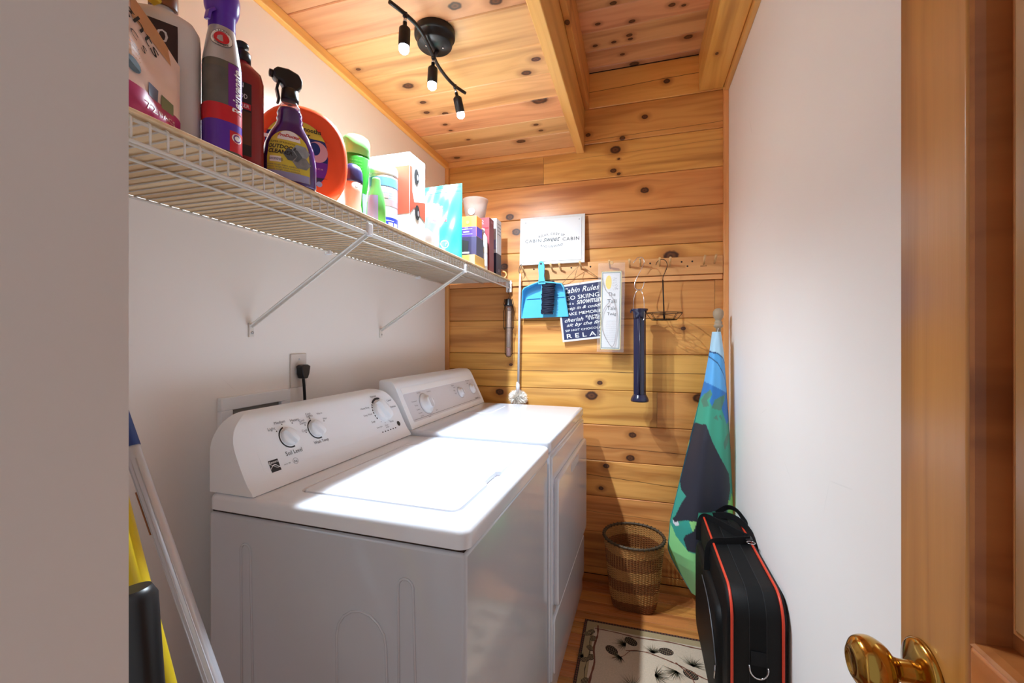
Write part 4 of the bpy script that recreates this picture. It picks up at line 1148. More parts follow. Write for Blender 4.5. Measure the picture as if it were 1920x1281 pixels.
for x, z in PEGS:
    k = 2.272 / 2.30
    MB().tube([PR(x * k + .002, RY + .004, z - .036), PR(x * k, 2.272, z - .004)], [.0045, .0058], 10).build('peg', PEGW, pr_)
for x, z in ((-0.5623, 1.669), (-0.3525, 1.668), (-0.2486, 1.669), (0.0585, 1.671), (0.2111, 1.671), (0.2614, 1.671), (0.2389, 1.648)):
    MB().lathe([(.0045, 0), (.0045, .0008), (0, .0009)], 12, Matrix.Translation(PR(x, RY - .0001, z)) @ Matrix.Rotation(PI / 2, 4, 'X')).build('bored_hole', HOLE, pr_)
text('BENT', .030, .007, plane_map(PR(0.315, RY - .0006, 1.645), (1, 0, 0), (0, 0, 1)), mat('burnt_stamp', (120, 74, 36), .6), pr_, bold=.02)

# white sign resting on the pegs
tl = R(-4)
ws = empty('cabin_sign', (-0.4575, 2.302, 1.690), rot=(tl, 0, 0), label='white board sign lettered CABIN sweet CABIN, propped on the peg rail', cat='sign')
box_obj('sign_frame', (-.181, .181, .002, .011, 0, .268), mat('grey_washed_wood', (206, 202, 198), .6, var=.08, scale=40), ws, .0012)
box_obj('sign_face', (-.163, .163, -.0005, .003, .016, .252), CARD, ws)
sf = lambda x, z: plane_map((x, -.0014, z), (1, 0, 0), (0, 0, 1))
text('RELAX, COZY UP', .145, .015, sf(0, .165), INK, ws, arc=.012, space=1.15)
text('CABIN', .090, .018, sf(-.104, .133), INK, ws, space=1.2)
text('CABIN', .090, .018, sf(.106, .133), INK, ws, space=1.2)
text('sweet', .094, .024, sf(0, .136), INK, ws, shear=.45)
text('AND UNWIND', .125, .013, sf(0, .096), INK, ws, arc=-.010, space=1.15)
for x in (-.148, .150):
    MB().lathe([(.0026, 0), (.0026, .0012), (0, .0018)], 10, Matrix.Translation((x, -.0005, .238)) @ Matrix.Rotation(PI / 2, 4, 'X')).build('screw', CHROME, ws)

# navy rules sign on twine
ang = R(6.35)
rs_ = empty('rules_sign', (-0.398, 2.323, 1.2595), rot=(0, -ang, 0), label='navy sign with white lettering of cabin rules, hung askew on twine', cat='sign')
SW, SHh = .262, .312
box_obj('sign_board', (0, SW, 0, .007, 0, SHh), CARD, rs_, .001)
box_obj('navy_print', (.010, SW - .010, -.0006, .003, .011, SHh - .011), mat('navy_ink', (40, 46, 82), .45), rs_)
rm = lambda x, f: plane_map((x, -.0016, SHh * (1 - f)), (1, 0, 0), (0, 0, 1))
for st, x, f, w, hh, shr_ in (('Cabin Rules', .130, .115, .205, .034, .4), ('GO SKIING', .132, .245, .190, .026, 0), ('build a', .052, .345, .066, .014, 0), ('snowman', .165, .335, .135, .026, .4), ('sleep in & cuddle', .131, .435, .220, .025, .4), ('MAKE MEMORIES', .131, .525, .222, .019, 0), ('cherish', .075, .628, .105, .024, .4), ('FAMILY', .187, .600, .096, .014, 0), ('TIME', .180, .645, .066, .014, 0), ('sit by the fire', .131, .722, .205, .027, .4), ('SIP HOT CHOCOLATE', .131, .810, .225, .013, 0), ('R E L A X', .131, .905, .215, .027, 0)):
    text(st, w * .97, hh * .86, rm(x, f), WHITE, rs_, shear=shr_, bold=.004)
TWINE = mat('jute_twine', (170, 130, 92), .8, bump=.4, bscale=600)
inv = rs_.matrix_basis.inverted() if False else Matrix.LocRotScale(rs_.location, rs_.rotation_euler, None).inverted()
MB().tube([(.02, .003, SHh - .002), inv @ Vector((-.300, 2.285, 1.676)), (SW - .02, .003, SHh - .002)], .0017, 6).build('twine', TWINE, rs_)
MB().tube([inv @ Vector((-.306, 2.284, 1.668)), inv @ Vector((-.318, 2.280, 1.64)), inv @ Vector((-.326, 2.282, 1.60))], .0015, 6).build('twine_tail', TWINE, rs_)

# blue dustpan with its brush
PANB = mat('light_blue_plastic', (84, 178, 226), .3, var=.03)
BRIS = mat('dark_bristles', (30, 36, 58), .7, var=.3, scale=300, bump=.5, bscale=500, stretch=(1, 1, .1))
dp = empty('dustpan', (-0.505, 2.318, 1.395), label='light blue dustpan hanging from a peg', cat='dustpan')
def DP(x, y, z): return Vector((x + .505, y - 2.318, z - 1.395))
out = [(-0.632, 1.393), (-0.364, 1.400), (-0.371, 1.46), (-0.382, 1.555), (-0.395, 1.578), (-0.43, 1.583), (-0.485, 1.590), (-0.525, 1.590), (-0.56, 1.578), (-0.603, 1.560), (-0.614, 1.545), (-0.624, 1.47)]
MB().prism(out[::-1], lambda a, b: DP(a, 2.318, b), lambda a, b: DP(a, 2.315, b)).build('pan_plate', PANB, dp, .001)
rim = out[1:] + [out[0]]
cx, cz = -0.5, 1.47
rs = []
for k, (a, b) in enumerate(rim):
    dpt = .050 * min(1.0, max(0.0, (b - 1.395) / .15)) + .002
    ia, ib = a + (cx - a) * .035, b + (cz - b) * .05
    rs.append([DP(a, 2.318, b), DP(a, 2.318 - dpt, b), DP(ia, 2.318 - dpt, ib), DP(ia, 2.316, ib)])
MB().rings(rs, True, True, True, sm=False).build('pan_rim', PANB, dp, .0015)
MB().prism([(-.60, 1.5), (-.38, 1.508), (-.378, 1.516), (-.60, 1.508)], lambda a, b: DP(a, 2.315, b), lambda a, b: DP(a, 2.309, b)).build('pan_step', PANB, dp)
hp = [(-0.524, 1.575), (-0.520, 1.62), (-0.5235, 1.67), (-0.520, 1.694), (-0.508, 1.702), (-0.494, 1.696), (-0.4875, 1.67), (-0.490, 1.62), (-0.482, 1.575)]
hp_hole = [(-0.507 + .006 * math.cos(2 * PI * i / 12), 1.686 + .006 * math.sin(2 * PI * i / 12)) for i in range(12)]
MB().prism(hp, lambda a, b: DP(a, 2.276, b), lambda a, b: DP(a, 2.266, b)).build('pan_handle', PANB, dp, .003, 3)
MB().prism(hp_hole, lambda a, b: DP(a, 2.2662, b), lambda a, b: DP(a, 2.2652, b)).build('hang_hole', HOLE, dp)
MB().tube([DP(-.503, 2.27, 1.60), DP(-.503, 2.276, 1.56), DP(-.497, 2.286, 1.535), DP(-.505, 2.287, 1.47)], 0, flat=(.010, .006), up=(0, 1, 0)).build('handle_web', PANB, dp)
br = empty('hand_brush', (-0.475, 2.291, 1.41), label='dark-bristled hand brush clipped inside the blue dustpan', cat='brush')
def BR(x, y, z): return Vector((x + .475, y - 2.291, z - 1.41))
MB().prism([(-0.505, 1.574), (-0.4956, 1.412), (-0.512, 1.42), (-0.512, 1.52)][::-1], lambda a, b: BR(a, 2.290, b), lambda a, b: BR(a, 2.272, b)).build('brush_back', PANB, br)
hb = MB()
rr = random.Random(4)
for i in range(34):
    for j in range(4):
        t = i / 33
        a0 = Vector((-0.506 + .006 * rr.random() - .004 * t, 2.286 - j * .005, 1.580 - t * .165))
        ln = .070 - .008 * t
        b0 = a0 + Vector((ln + rr.uniform(-.003, .003), rr.uniform(-.004, .002), .006 - .004 * t + rr.uniform(-.004, .004) - .010 * (1 - t) * 0))
        hb.tube([BR(*a0), BR(*b0)], .0024, 4)
o = hb.build('bristles', BRIS, br); o['kind'] = 'stuff'

# card in a clear sleeve
sl = empty('sleeved_card', (-0.141, 2.268, 1.21), rot=(0, R(1.0), 0), label='narrow printed card in a clear plastic sleeve hanging from a peg', cat='card')
SLEEVE = mat('clear_sleeve', (226, 222, 224), .12, alpha=.16, ior=1.2)
MB().grid(lambda u, v: Vector((-.068 + .136 * u, -.004 + .003 * math.sin(u * 7 + v * 5), .462 * v)), 10, 24).build('sleeve', SLEEVE, sl)
box_obj('card', (-.052, .052, .0, .0012, .012, .420), CARD, sl)
GOLD = mat('gold_edge_print', (196, 180, 110), .5); GREYG = mat('grey_green_print', (120, 140, 132), .5)
def frame(x0, x1, z0, z1, t, mt, y):
    mb = MB()
    for a in ((x0, x1, z0, z0 + t), (x0, x1, z1 - t, z1), (x0, x0 + t, z0, z1), (x1 - t, x1, z0, z1)):
        mb.poly([(a[0], y, a[2]), (a[1], y, a[2]), (a[1], y, a[3]), (a[0], y, a[3])])
    mb.build('border', mt, sl)
frame(-.052, .052, .012, .420, .004, GOLD, -.0004); frame(-.046, .046, .019, .413, .0035, GREYG, -.0004)
MB().poly([(-.012 + .017 * math.cos(2 * PI * i / 24) * (1 if math.cos(2 * PI * i / 24) < 0 else .8), -.0005, .362 + .036 * math.sin(2 * PI * i / 24)) for i in range(24)]).build('yellow_shape', mat('yellow_ink', (236, 200, 92), .5), sl)
mb = MB(); rr = random.Random(9)
for i in range(60):
    x, z = rr.uniform(.008, .034), rr.uniform(.322, .385)
    mb.poly([(x + .0012 * math.cos(2 * PI * k / 6), -.0005, z + .0012 * math.sin(2 * PI * k / 6)) for k in range(6)])
o = mb.build('speckle_print', INKG, sl); o['kind'] = 'stuff'
for st, z in (('The', .300), ('Tall', .264), ('Tale', .228), ('Twig', .196)):
    text(st, .046 if st != 'The' else .036, .020, plane_map((.004, -.0006, z), (1, 0, 0), (0, 0, 1)), INK, sl)
for i in range(12):
    text('the story of the twig and its tale', .050, .0028, plane_map((.002, -.0006, .160 - i * .0095), (1, 0, 0), (0, 0, 1)), INKG, sl)
MB().tube(catmull([(-.048, -.008, .384), (-.03, -.009, .325), (.01, -.009, .275), (.028, -.009, .20), (.03, -.009, .11), (.012, -.009, .03), (-.03, -.009, .085), (-.046, -.009, .15), (-.036, -.009, .22), (-.004, -.009, .262)], 5), .0012, 6).build('looped_cord', mat('grey_cord', (168, 158, 156), .7), sl)
box_obj('hang_tab', (-.008, .008, -.003, .002, .455, .472), PEGW, sl, .001)

# dark tube feeder on an S-hook
NAVYT = mat('dark_blue_clear_plastic', (34, 36, 62), .18, coat=.4, var=.1, scale=8)
tf_ = empty('tube_feeder', (0.006, 2.235, 0.965), label='dark blue tube feeder hanging from a chrome hook', cat='bird feeder')
MB().lathe([(.031, .03), (.031, .44)], 6, Matrix.Rotation(R(15), 4, 'Z'), sm=False).build('tube', NAVYT, tf_, .004, 2)
for a in (30, 150, 270): MB().tube([(.0315 * math.cos(R(a)), .0315 * math.sin(R(a)), .035), (.0315 * math.cos(R(a)), .0315 * math.sin(R(a)), .425)], .003, 6).build('tube_rib', NAVYT, tf_)
MB().lathe([(.043, 0), (.044, .008), (.040, .020), (.033, .032), (.031, .036)], 30).build('foot', NAVYT, tf_)
MB().lathe([(.031, .415), (.032, .44), (.036, .452), (.041, .458), (.041, .464), (.037, .464)], 30).build('head', NAVYT, tf_)
MB().tube([(-.04, -.012, .458), (-.043, -.014, .452), (-.041, -.014, .444)], .004, 8).build('spout', NAVYT, tf_)
MB().tube(catmull([(-.030, 0, .415), (-.030, 0, .50), (-.020, 0, .545), (.0, 0, .562), (.012, -.004, .545), (.020, -.02, .505), (.021, -.028, .42), (.015, -.03, .405)], 5), .0016, 6).build('wire_bail', CHROME, tf_)
hk = empty('s_hook', (0.006, 2.235, 1.525), label='chrome S-hook holding the dark blue tube feeder', cat='hook')
MB().tube(catmull([(.022, .0, .04), (.016, .0, .012), (-.002, .0, -.002), (-.024, 0, .012), (-.020, .004, .045), (.010, .012, .11), (.022, .018, .142), (.012, .022, .165), (-.008, .024, .166), (-.024, .024, .150), (-.030, .024, .140)], 6), .0018, 8).build('hook_wire', CHROME, hk)

# black wire tray hanging from its hook
BWIRE = mat('black_wire', (36, 30, 26), .45, metal=.5)
wt = empty('wire_tray', (0.1235, 2.262, 1.37), label='small round black wire tray hanging from a hook', cat='wire tray')
def circ(r, z, n=36): return [(r * math.cos(2 * PI * i / n), r * math.sin(2 * PI * i / n), z) for i in range(n)]
MB().tube(circ(.086, .038), .0019, 6, True).build('upper_ring', BWIRE, wt)
MB().tube(circ(.060, .004), .0017, 6, True).build('lower_ring', BWIRE, wt)
MB().tube(circ(.030, .004, 24), .0015, 6, True).build('inner_ring', BWIRE, wt)
for i in range(8):
    a = 2 * PI * i / 8
    MB().tube([(0.0, 0, .004), (.060 * math.cos(a), .060 * math.sin(a), .004), (.086 * math.cos(a), .086 * math.sin(a), .038)], .0014, 6).build('spoke', BWIRE, wt)
MB().tube([(0, 0, .004), (-.006, .006, .205)], .0032, 8).build('stem', BWIRE, wt)
MB().tube(catmull([(-.006, .006, .200), (-.004, .008, .222), (.010, .014, .255), (.016, .020, .282), (.006, .026, .306), (-.014, .028, .312), (-.032, .028, .300), (-.038, .028, .284)], 5), .0017, 8).build('hook', BWIRE, wt)

# clear tube in a black wire frame, hung from the shelf end
lt = empty('wire_framed_tube', (-0.703, 2.305, 1.175), label='slim clear tube in a black wire frame hanging below the shelf end', cat='feeder')
MB().lathe([(.0135, .004), (.0155, .012), (.0155, .30), (.014, .302)], 20).build('glass_tube', CLEAR, lt)
MB().lathe([(.011, .006), (.012, .012), (.012, .05), (.011, .052)], 16).build('tube_contents', mat('brown_pink_contents', (150, 96, 84), .5, var=.4, scale=90), lt)
MB().lathe([(.012, .056), (.012, .26)], 16).build('tube_filling', mat('tan_filling', (196, 158, 132), .5, var=.3, scale=90), lt)
MB().lathe([(.026, .288), (.026, .296), (.022, .300), (.020, .325), (.012, .330)], 20).build('cap', BLACK, lt)
for s in (-1, 1):
    MB().tube([(s * .022, 0, .33), (s * .029, 0, .30), (s * .022, 0, .285), (s * .029, 0, .26), (s * .029, 0, .165), (s * .022, 0, .155)], .0018, 6).build('frame_wire', BWIRE, lt)
MB().tube([(-.020, 0, .29), (-.020, 0, .02), (-.012, 0, .004), (0, 0, 0), (.012, 0, .004), (.020, 0, .02), (.020, 0, .29)], .0018, 6).build('frame_loop', BWIRE, lt)
MB().tube([(x, y, .165) for x, y, z in circ(.029, 0, 24)], .0016, 6, True).build('frame_ring', BWIRE, lt)
MB().tube(catmull([(0, 0, .328), (.004, 0, .35), (-.003, 0, .372), (.002, 0, .39), (.006, -.002, .412)], 4), .0018, 6).build('hook', BWIRE, lt)

# long duster with a fluffy head
du = empty('duster', (-0.652, 2.318, 0.95), label='long white duster with a fluffy white head hanging by the shelf', cat='duster')
MB().tube([(.002, 0, .03), (.013, -.006, .60), (.0155, -.008, .695)], [.007, .0062, .005], 12).build('handle', WHITEP, du)
MB().lathe([(.010, .02), (.012, .06), (.008, .085)], 14).build('ferrule', WHITEP, du)
fm = MB(); rr = random.Random(2)
for i in range(1500):
    z = rr.uniform(-1, 1); a = rr.uniform(0, 2 * PI); q = math.sqrt(1 - z * z)
    d = Vector((q * math.cos(a), q * math.sin(a) * .55, z * .85))
    base = d * .012; tip = d * rr.uniform(.044, .062) + Vector((0, 0, -.004))
    if tip.y > .028: tip.y = .028
    sd = d.orthogonal().normalized() * .0022
    mid = (base + tip) / 2 + Vector((rr.uniform(-.004, .004), 0, rr.uniform(-.004, .004)))
    b = len(fm.v); fm.v += [tuple(base - sd), tuple(base + sd), tuple(mid + sd * .8), tuple(mid - sd * .8), tuple(tip)]
    fm.face((b, b + 1, b + 2, b + 3)); fm.face((b + 3, b + 2, b + 4))
o = fm.build('fluffy_head', mat('white_fluff', (236, 230, 222), .9, sheen=.4), du); o['kind'] = 'stuff'
hk2 = empty('wire_hook', (-0.632, 2.318, 1.64), label='small grey wire hook holding the duster at the rail end', cat='hook')
MB().tube(catmull([(-.004, -.010, 0.0), (-.010, -.014, .018), (.0, -.03, .042), (.012, -.045, .048), (.014, -.05, .038), (.006, -.04, .018)], 5), .002, 8).build('hook_wire', mat('grey_wire', (120, 116, 112), .35, metal=.8), hk2)
MB().tube(catmull([(.0155, -.047, .045), (.025, -.045, .02), (.035, -.040, .0), (.030, -.04, -.015)], 4), .0011, 6).build('string', TWINE, hk2)

# ------------------------------------------------------------------ garden flag on its pole in the corner
FP = empty('garden_flag', (0.335, 2.16, 0), label='rolled-down garden flag printed with a black bear, standing in the corner on a wooden pole', cat='flag')
def FG(x, y, z): return Vector((x - .335, y - 2.16, z))
POLEW = mat('grey_weathered_wood', (168, 150, 126), .6, var=.15, scale=30, stretch=(1, 1, .1))
MB().tube([FG(.345, 2.19, 0.0), FG(.368, 2.245, 1.345)], .0105, 14).build('pole', POLEW, FP)
Mf = Matrix.Translation(FG(.368, 2.245, 1.335)) @ Matrix.Rotation(R(-2), 4, 'X')
MB().lathe([(.011, -.03), (.0125, -.005), (.019, 0), (.021, .004), (.021, .010), (.016, .014), (.018, .020), (.018, .024), (.013, .030), (.015, .036), (.021, .047), (.0245, .060), (.0235, .073), (.018, .084), (.009, .090), (0, .091)], 26, Mf, cap1=False).build('finial', POLEW, FP)
MB().tube([FG(.366, 2.232, 1.33), FG(.360, 2.226, 1.30)], .002, 6).build('tie', WHITEP, FP)
EL = [(1.312, .334), (1.219, .322), (1.075, .299), (0.877, .255), (0.773, .232), (0.58, .188), (0.394, .147), (0.256, .136), (0.203, .157), (0.06, .244)]
ER = [(1.312, .372), (1.212, .385), (1.044, .397), (0.878, .407), (0.753, .414), (0.587, .420), (0.48, .423), (0.06, .423)]
def pw(T, z):
    if z >= T[0][0]: return T[0][1]
    for (a, b), (c, d) in zip(T, T[1:]):
        if c <= z <= a: return b + (d - b) * (a - z) / (a - c)
    return T[-1][1]
def inside(pts, x, z):
    r = False; j = len(pts) - 1
    for i in range(len(pts)):
        if (pts[i][1] > z) != (pts[j][1] > z) and x < (pts[j][0] - pts[i][0]) * (z - pts[i][1]) / (pts[j][1] - pts[i][1]) + pts[i][0]: r = not r
        j = i
    return r
def below(line, x):
    if x <= line[0][0]: return line[0][1]
    for (a, b), (c, d) in zip(line, line[1:]):
        if a <= x <= c: return b + (d - b) * (x - a) / max(1e-6, c - a)
    return line[-1][1]
BEAR = [(0.255, 0.877), (0.299, 0.884), (0.322, 0.813), (0.353, 0.748), (0.399, 0.659), (0.406, 0.585), (0.387, 0.482), (0.264, 0.481), (0.258, 0.432), (0.271, 0.37), (0.251, 0.298), (0.219, 0.293), (0.202, 0.34), (0.212, 0.363), (0.245, 0.395), (0.258, 0.439), (0.212, 0.43), (0.18, 0.407), (0.166, 0.396), (0.159, 0.409), (0.172, 0.432), (0.196, 0.495), (0.216, 0.536), (0.197, 0.555), (0.192, 0.589), (0.2, 0.633), (0.212, 0.694), (0.232, 0.764), (0.24, 0.816)]
TREES = [(0.279, 0.989), (0.299, 1.024), (0.306, 1.012), (0.318, 1.046), (0.326, 1.025), (0.314, 0.991), (0.326, 0.966), (0.337, 1.0), (0.348, .995), (0.36, 1.014), (0.370, 1.005), (0.385, 1.023), (0.382, 0.994), (0.364, 0.968), (0.376, 0.926), (0.391, 0.885), (0.406, 0.894), (0.44, 0.879), (.44, .3), (.10, .3), (.2, .85), (.26, .93)]
TREED = [[(.285, .985), (.300, 1.022), (.318, 1.044), (.325, 1.02), (.305, .995), (.312, .97), (.292, .96)], [(.322, .962), (.338, .998), (.360, 1.012), (.384, 1.021), (.372, .975), (.362, .95), (.340, .955)], [(.330, .915), (.345, .930), (.350, .905)], [(.372, .80), (.385, .835), (.405, .84), (.395, .80), (.378, .77)], [(.352, .925), (.362, .932), (.368, .905)]]
TEAL2 = [(0.206, 0.425), (0.232, 0.435), (0.242, 0.388), (0.206, 0.341), (0.225, 0.294), (0.173, 0.336), (0.149, 0.39), (0.159, 0.409), (0.186, 0.398)]
LIME2 = [(0.392, 0.475), (0.396, .545), (0.405, 0.53), (0.412, 0.568), (0.418, .545), (0.430, 0.56), (0.43, 0.45)]
L1 = [(0.30, 1.22), (0.322, 1.218), (0.353, 1.211), (0.376, 1.19), (0.41, 1.12)]
L2 = [(0.30, 1.205), (0.32, 1.194), (0.353, 1.165), (0.38, 1.111), (0.41, 1.0)]
L3 = [(0.28, 1.085), (0.299, 1.077), (0.33, 1.063), (0.368, 1.043), (0.42, 1.01)]
def ink(x, z):
    if inside(BEAR, x, z): return (38, 38, 52)
    if math.hypot(x - .172, z - .398) < .013: return (226, 226, 232)
    if inside(LIME2, x, z): return (150, 214, 110)
    if inside([(.197, .60), (.212, .632), (.218, .60), (.206, .575)], x, z) or inside([(.232, .775), (.236, .80), (.228, .72), (.224, .73)], x, z): return (168, 218, 120)
    if inside([(.226, .43), (.262, .445), (.258, .40), (.240, .385)], x, z): return (150, 214, 130)
    if inside(TEAL2, x, z): return (52, 158, 142)
    if z < .44 and x < .30 and z < below([(0.12, 0.36), (0.149, 0.388), (0.173, 0.334), (0.225, 0.29), (0.251, 0.291), (.32, .30)], x): return (146, 222, 142)
    for p in TREED:
        if inside(p, x, z): return (78, 128, 108)
    if inside(TREES, x, z) or z < .88:
        if .42 < z < .90: return (58, 160, 132) if x > .26 else (60, 158, 140)
        return (58, 160, 132)
    for Lq in (L1, L2):
        if abs(z - below(Lq, x)) < .0035: return (24, 72, 128)
    if z > below(L1, x): return (172, 212, 236)
    if z > below(L2, x): return (84, 168, 232)
    if z > below(L3, x): return (92, 174, 236)
    return (40, 120, 196)
NU, NV = 100, 300
fb_ = MB(); cols = []
rows = []
for j in range(NV + 1):
    z = 1.312 + (0.06 - 1.312) * j / NV
    xl, xr = pw(EL, z), pw(ER, z)
    row = []
    w = xr - xl
    for i in range(NU + 1):
        s = i / NU
        x = xl + w * s
        deep = min(1, (1.312 - z) / .5)
        yy = 2.225 - .02 - (0.030 + .050 * deep) * math.sin(PI * min(1, s * 1.0)) ** .8 + .010 * deep * math.sin(3.5 * PI * s + z * 2.2) + .004 * math.sin(9 * z + 6 * s)
        row.append(FG(x, yy, z)); cols.append(lin(ink(x, z)))
    rows.append(row)
fb_.rings(rows, False)
FLAGM = print_mat('printed_flag_cloth', .55, .2, .08)
fo = fb_.build('flag_cloth', FLAGM, FP)
ca = fo.data.color_attributes.new('ink', 'FLOAT_COLOR', 'POINT')
for i, c in enumerate(cols): ca.data[i].color = (c[0], c[1], c[2], 1)
# back half of the draped cloth, plain backing
bk = MB()
rows = []
for j in range(41):
    z = 1.312 + (0.06 - 1.312) * j / 40
    xl, xr = pw(EL, z), pw(ER, z)
    rows.append([FG(xr + (xl - xr) * i / 12, 2.205 + (.012 + .03 * min(1, (1.312 - z))) * math.sin(PI * i / 12), z) for i in range(13)])
bk.rings(rows, False)
bk.build('flag_back', mat('flag_backing', (70, 130, 150), .6), FP)

# ------------------------------------------------------------------ woven basket
STRAWL = mat('light_straw', (178, 126, 70), .55, var=.25, scale=80)
STRAWD = mat('brown_straw', (128, 76, 38), .55, var=.2, scale=80)
RIMW = mat('dark_rim', (74, 58, 40), .6, var=.3, scale=60)
bk_ = empty('woven_basket', (-0.022, 2.165, 0), label='woven straw waste basket with brown bands and a dark rim', cat='basket')
BHt = 0.318
def bsec(t):         # squarish foot, round mouth
    r = .098 + (.142 - .098) * t ** .75
    p = 4.2 - 2.2 * min(1, t * 1.3)
    return r, p
def bpt(t, a, off=0.0):
    r, p = bsec(t); c, s = math.cos(a), math.sin(a)
    k = (abs(c) ** p + abs(s) ** p) ** (-1 / p)
    return Vector(((r + off) * c * k, (r + off) * s * k, .006 + (BHt - .006) * t))
wm = MB(); NS = 60; NR = 60
for i in range(NR):
    t = (i + .5) / NR
    dark = (t < .13) or (.30 < t < .47) or (.64 < t < .84)
    pts = [bpt(t, 2 * PI * (j + .5) / NS, .0022 * (1 if (i + j) % 2 else -1)) for j in range(NS)]
    wm.tube(pts, 0, closed=True, flat=(.0016, .0050), up=(0, 0, 1), mi=1 if dark else 0)
o = wm.build('weavers', [STRAWL, STRAWD], bk_); o['kind'] = 'stuff'
vm = MB()
for j in range(NS):
    a = 2 * PI * j / NS
    vm.tube([bpt(t / 6, a) for t in range(7)], 0, flat=(.0036, .0012), up=(math.cos(a), math.sin(a), 0))
o = vm.build('stakes', STRAWL, bk_); o['kind'] = 'stuff'
MB().tube([bpt(1, 2 * PI * j / 48) for j in range(48)], .0062, 8, True).build('rim', RIMW, bk_)
rm_ = MB()
for j in range(40):
    a = 2 * PI * j / 40
    c0 = bpt(1, a); d = Vector((math.cos(a), math.sin(a), 0)); tq = Vector((-math.sin(a), math.cos(a), 0))
    rm_.tube([c0 + d * .0078 * math.cos(q) + Vector((0, 0, .0078 * math.sin(q))) + tq * .006 * (q / 6.28 - .5) for q in [2 * PI * k / 8 for k in range(9)]], 0, flat=(.0034, .001))
rm_.build('rim_lashing', RIMW, bk_)
MB().prism([tuple(bpt(0, 2 * PI * j / 40, -.002))[:2] for j in range(40)], lambda a, b: (a, b, .002), lambda a, b: (a, b, .007)).build('basket_base', STRAWD, bk_)

# ------------------------------------------------------------------ rug with pine-cone pattern
rg = empty('rug', (0, 0, 0), label='cream rug with a woven pine-cone and branch border on the floor', cat='rug')
RX0, RX1, RY0, RY1 = -0.232, 0.40, 0.85, 1.955
CREAMR = mat('cream_rug_pile', (196, 174, 150), .95, var=.2, scale=160, bump=.7, bscale=700, sheen=.3)
BROWNR = mat('dark_brown_rug_yarn', (48, 32, 26), .95, var=.2, bump=.5, bscale=700)
OLIVER = mat('olive_rug_yarn', (92, 84, 62), .95, var=.2, bump=.5, bscale=700)
RUSTR = mat('rust_rug_yarn', (112, 62, 46), .95, var=.2, bump=.5, bscale=700)
SANDR = mat('sand_rug_yarn', (162, 140, 104), .95, var=.15, scale=160, bump=.6, bscale=700)
box_obj('rug_field', (RX0, RX1, RY0, RY1, .0006, .006), CREAMR, rg, .002)
zf_ = .0064
def flat_ring(x0, x1, y0, y1, t, mt, name, z=zf_):
    mb = MB()
    for a in ((x0, x1, y0, y0 + t), (x0, x1, y1 - t, y1), (x0, x0 + t, y0 + t, y1 - t), (x1 - t, x1, y0 + t, y1 - t)):
        mb.box(a[0], a[1], a[2], a[3], .004, z)
    mb.build(name, mt, rg)
flat_ring(RX0, RX1, RY0, RY1, .012, BROWNR, 'bound_edge')
flat_ring(RX0 + .012, RX1 - .012, RY0 + .012, RY1 - .012, .034, SANDR, 'border_band')
zz = MB()
L_ = [(RX0 + .006 + i * .012, RY1 - .006, 0) for i in range(int((RX1 - RX0 - .01) / .012))] + [(RX0 + .006, RY1 - .006 - i * .012, 1) for i in range(1, int((RY1 - RY0) / .012))]
for x, y_, k in L_:
    zz.prism([(x - .004, y_), (x, y_ - .005), (x + .004, y_), (x, y_ + .005)], lambda a, b: (a, b, .005), lambda a, b: (a, b, .0069))
o = zz.build('edge_diamonds', RUSTR, rg); o['kind'] = 'stuff'
def ribbon(pts, w, mt, name, z=.0068):
    P = catmull([(a, b) for a, b in pts], 6)
    rr2 = random.Random(len(P)); rs = []
    for i, (a, b) in enumerate(P):
        q = P[min(i + 1, len(P) - 1)]; p = P[max(i - 1, 0)]
        d = Vector((q[0] - p[0], q[1] - p[1])); d = d.normalized() if d.length > 1e-9 else Vector((1, 0)); nn = Vector((-d.y, d.x)) * w / 2 * rr2.uniform(.6, 1.3)
        rs.append([Vector((a - nn.x, b - nn.y, z)), Vector((a + nn.x, b + nn.y, z))])
    MB().rings(rs, False, sm=False).build(name, mt, rg)
def cone(cx, cy, ang_, L=.040, W=.026):
    mb = MB(); ca_, sa_ = math.cos(ang_), math.sin(ang_)
    mb.prism([(cx + ca_ * L * .5 * math.cos(q) - sa_ * W * .5 * math.sin(q), cy + sa_ * L * .5 * math.cos(q) + ca_ * W * .5 * math.sin(q)) for q in [2 * PI * k / 20 for k in range(20)]], lambda a, b: (a, b, .005), lambda a, b: (a, b, .0067), mi=0)
    for i in range(-3, 4):
        for j in range(-2, 3):
            a, b = i * L / 7.5, (j + (.5 if i % 2 else 0)) * W / 4.6
            if (a / (L / 2)) ** 2 + (b / (W / 2)) ** 2 > .8: continue
            x, y_ = cx + ca_ * a - sa_ * b, cy + sa_ * a + ca_ * b
            mb.prism([(x + ca_ * .0022, y_ + sa_ * .0022), (x - sa_ * .0018, y_ + ca_ * .0018), (x - ca_ * .0022, y_ - sa_ * .0022), (x + sa_ * .0018, y_ - ca_ * .0018)], lambda p, q: (p, q, .006), lambda p, q: (p, q, .0074), mi=1)
    mb.build('pine_cone_motif', [BROWNR, SANDR], rg)
def needles(cx, cy, a0, a1, L, mt, n_=12):
    mb = MB(); rr3 = random.Random(int(cx * 997 + cy * 131))
    for i in range(n_):
        a = a0 + (a1 - a0) * i / (n_ - 1) + rr3.uniform(-.08, .08); l = L * rr3.uniform(.7, 1.1)
        d = Vector((math.cos(a), math.sin(a))); nn = Vector((-d.y, d.x)) * .0013
        mb.poly([(cx - nn.x, cy - nn.y, .0070), (cx + nn.x, cy + nn.y, .0070), (cx + d.x * l, cy + d.y * l, .0070)])
    o = mb.build('needle_motif', mt, rg)
ribbon([(-.185, 1.902), (-.10, 1.900), (0, 1.893), (.12, 1.903), (.23, 1.896), (.36, 1.903)], .006, RUSTR, 'branch_motif')
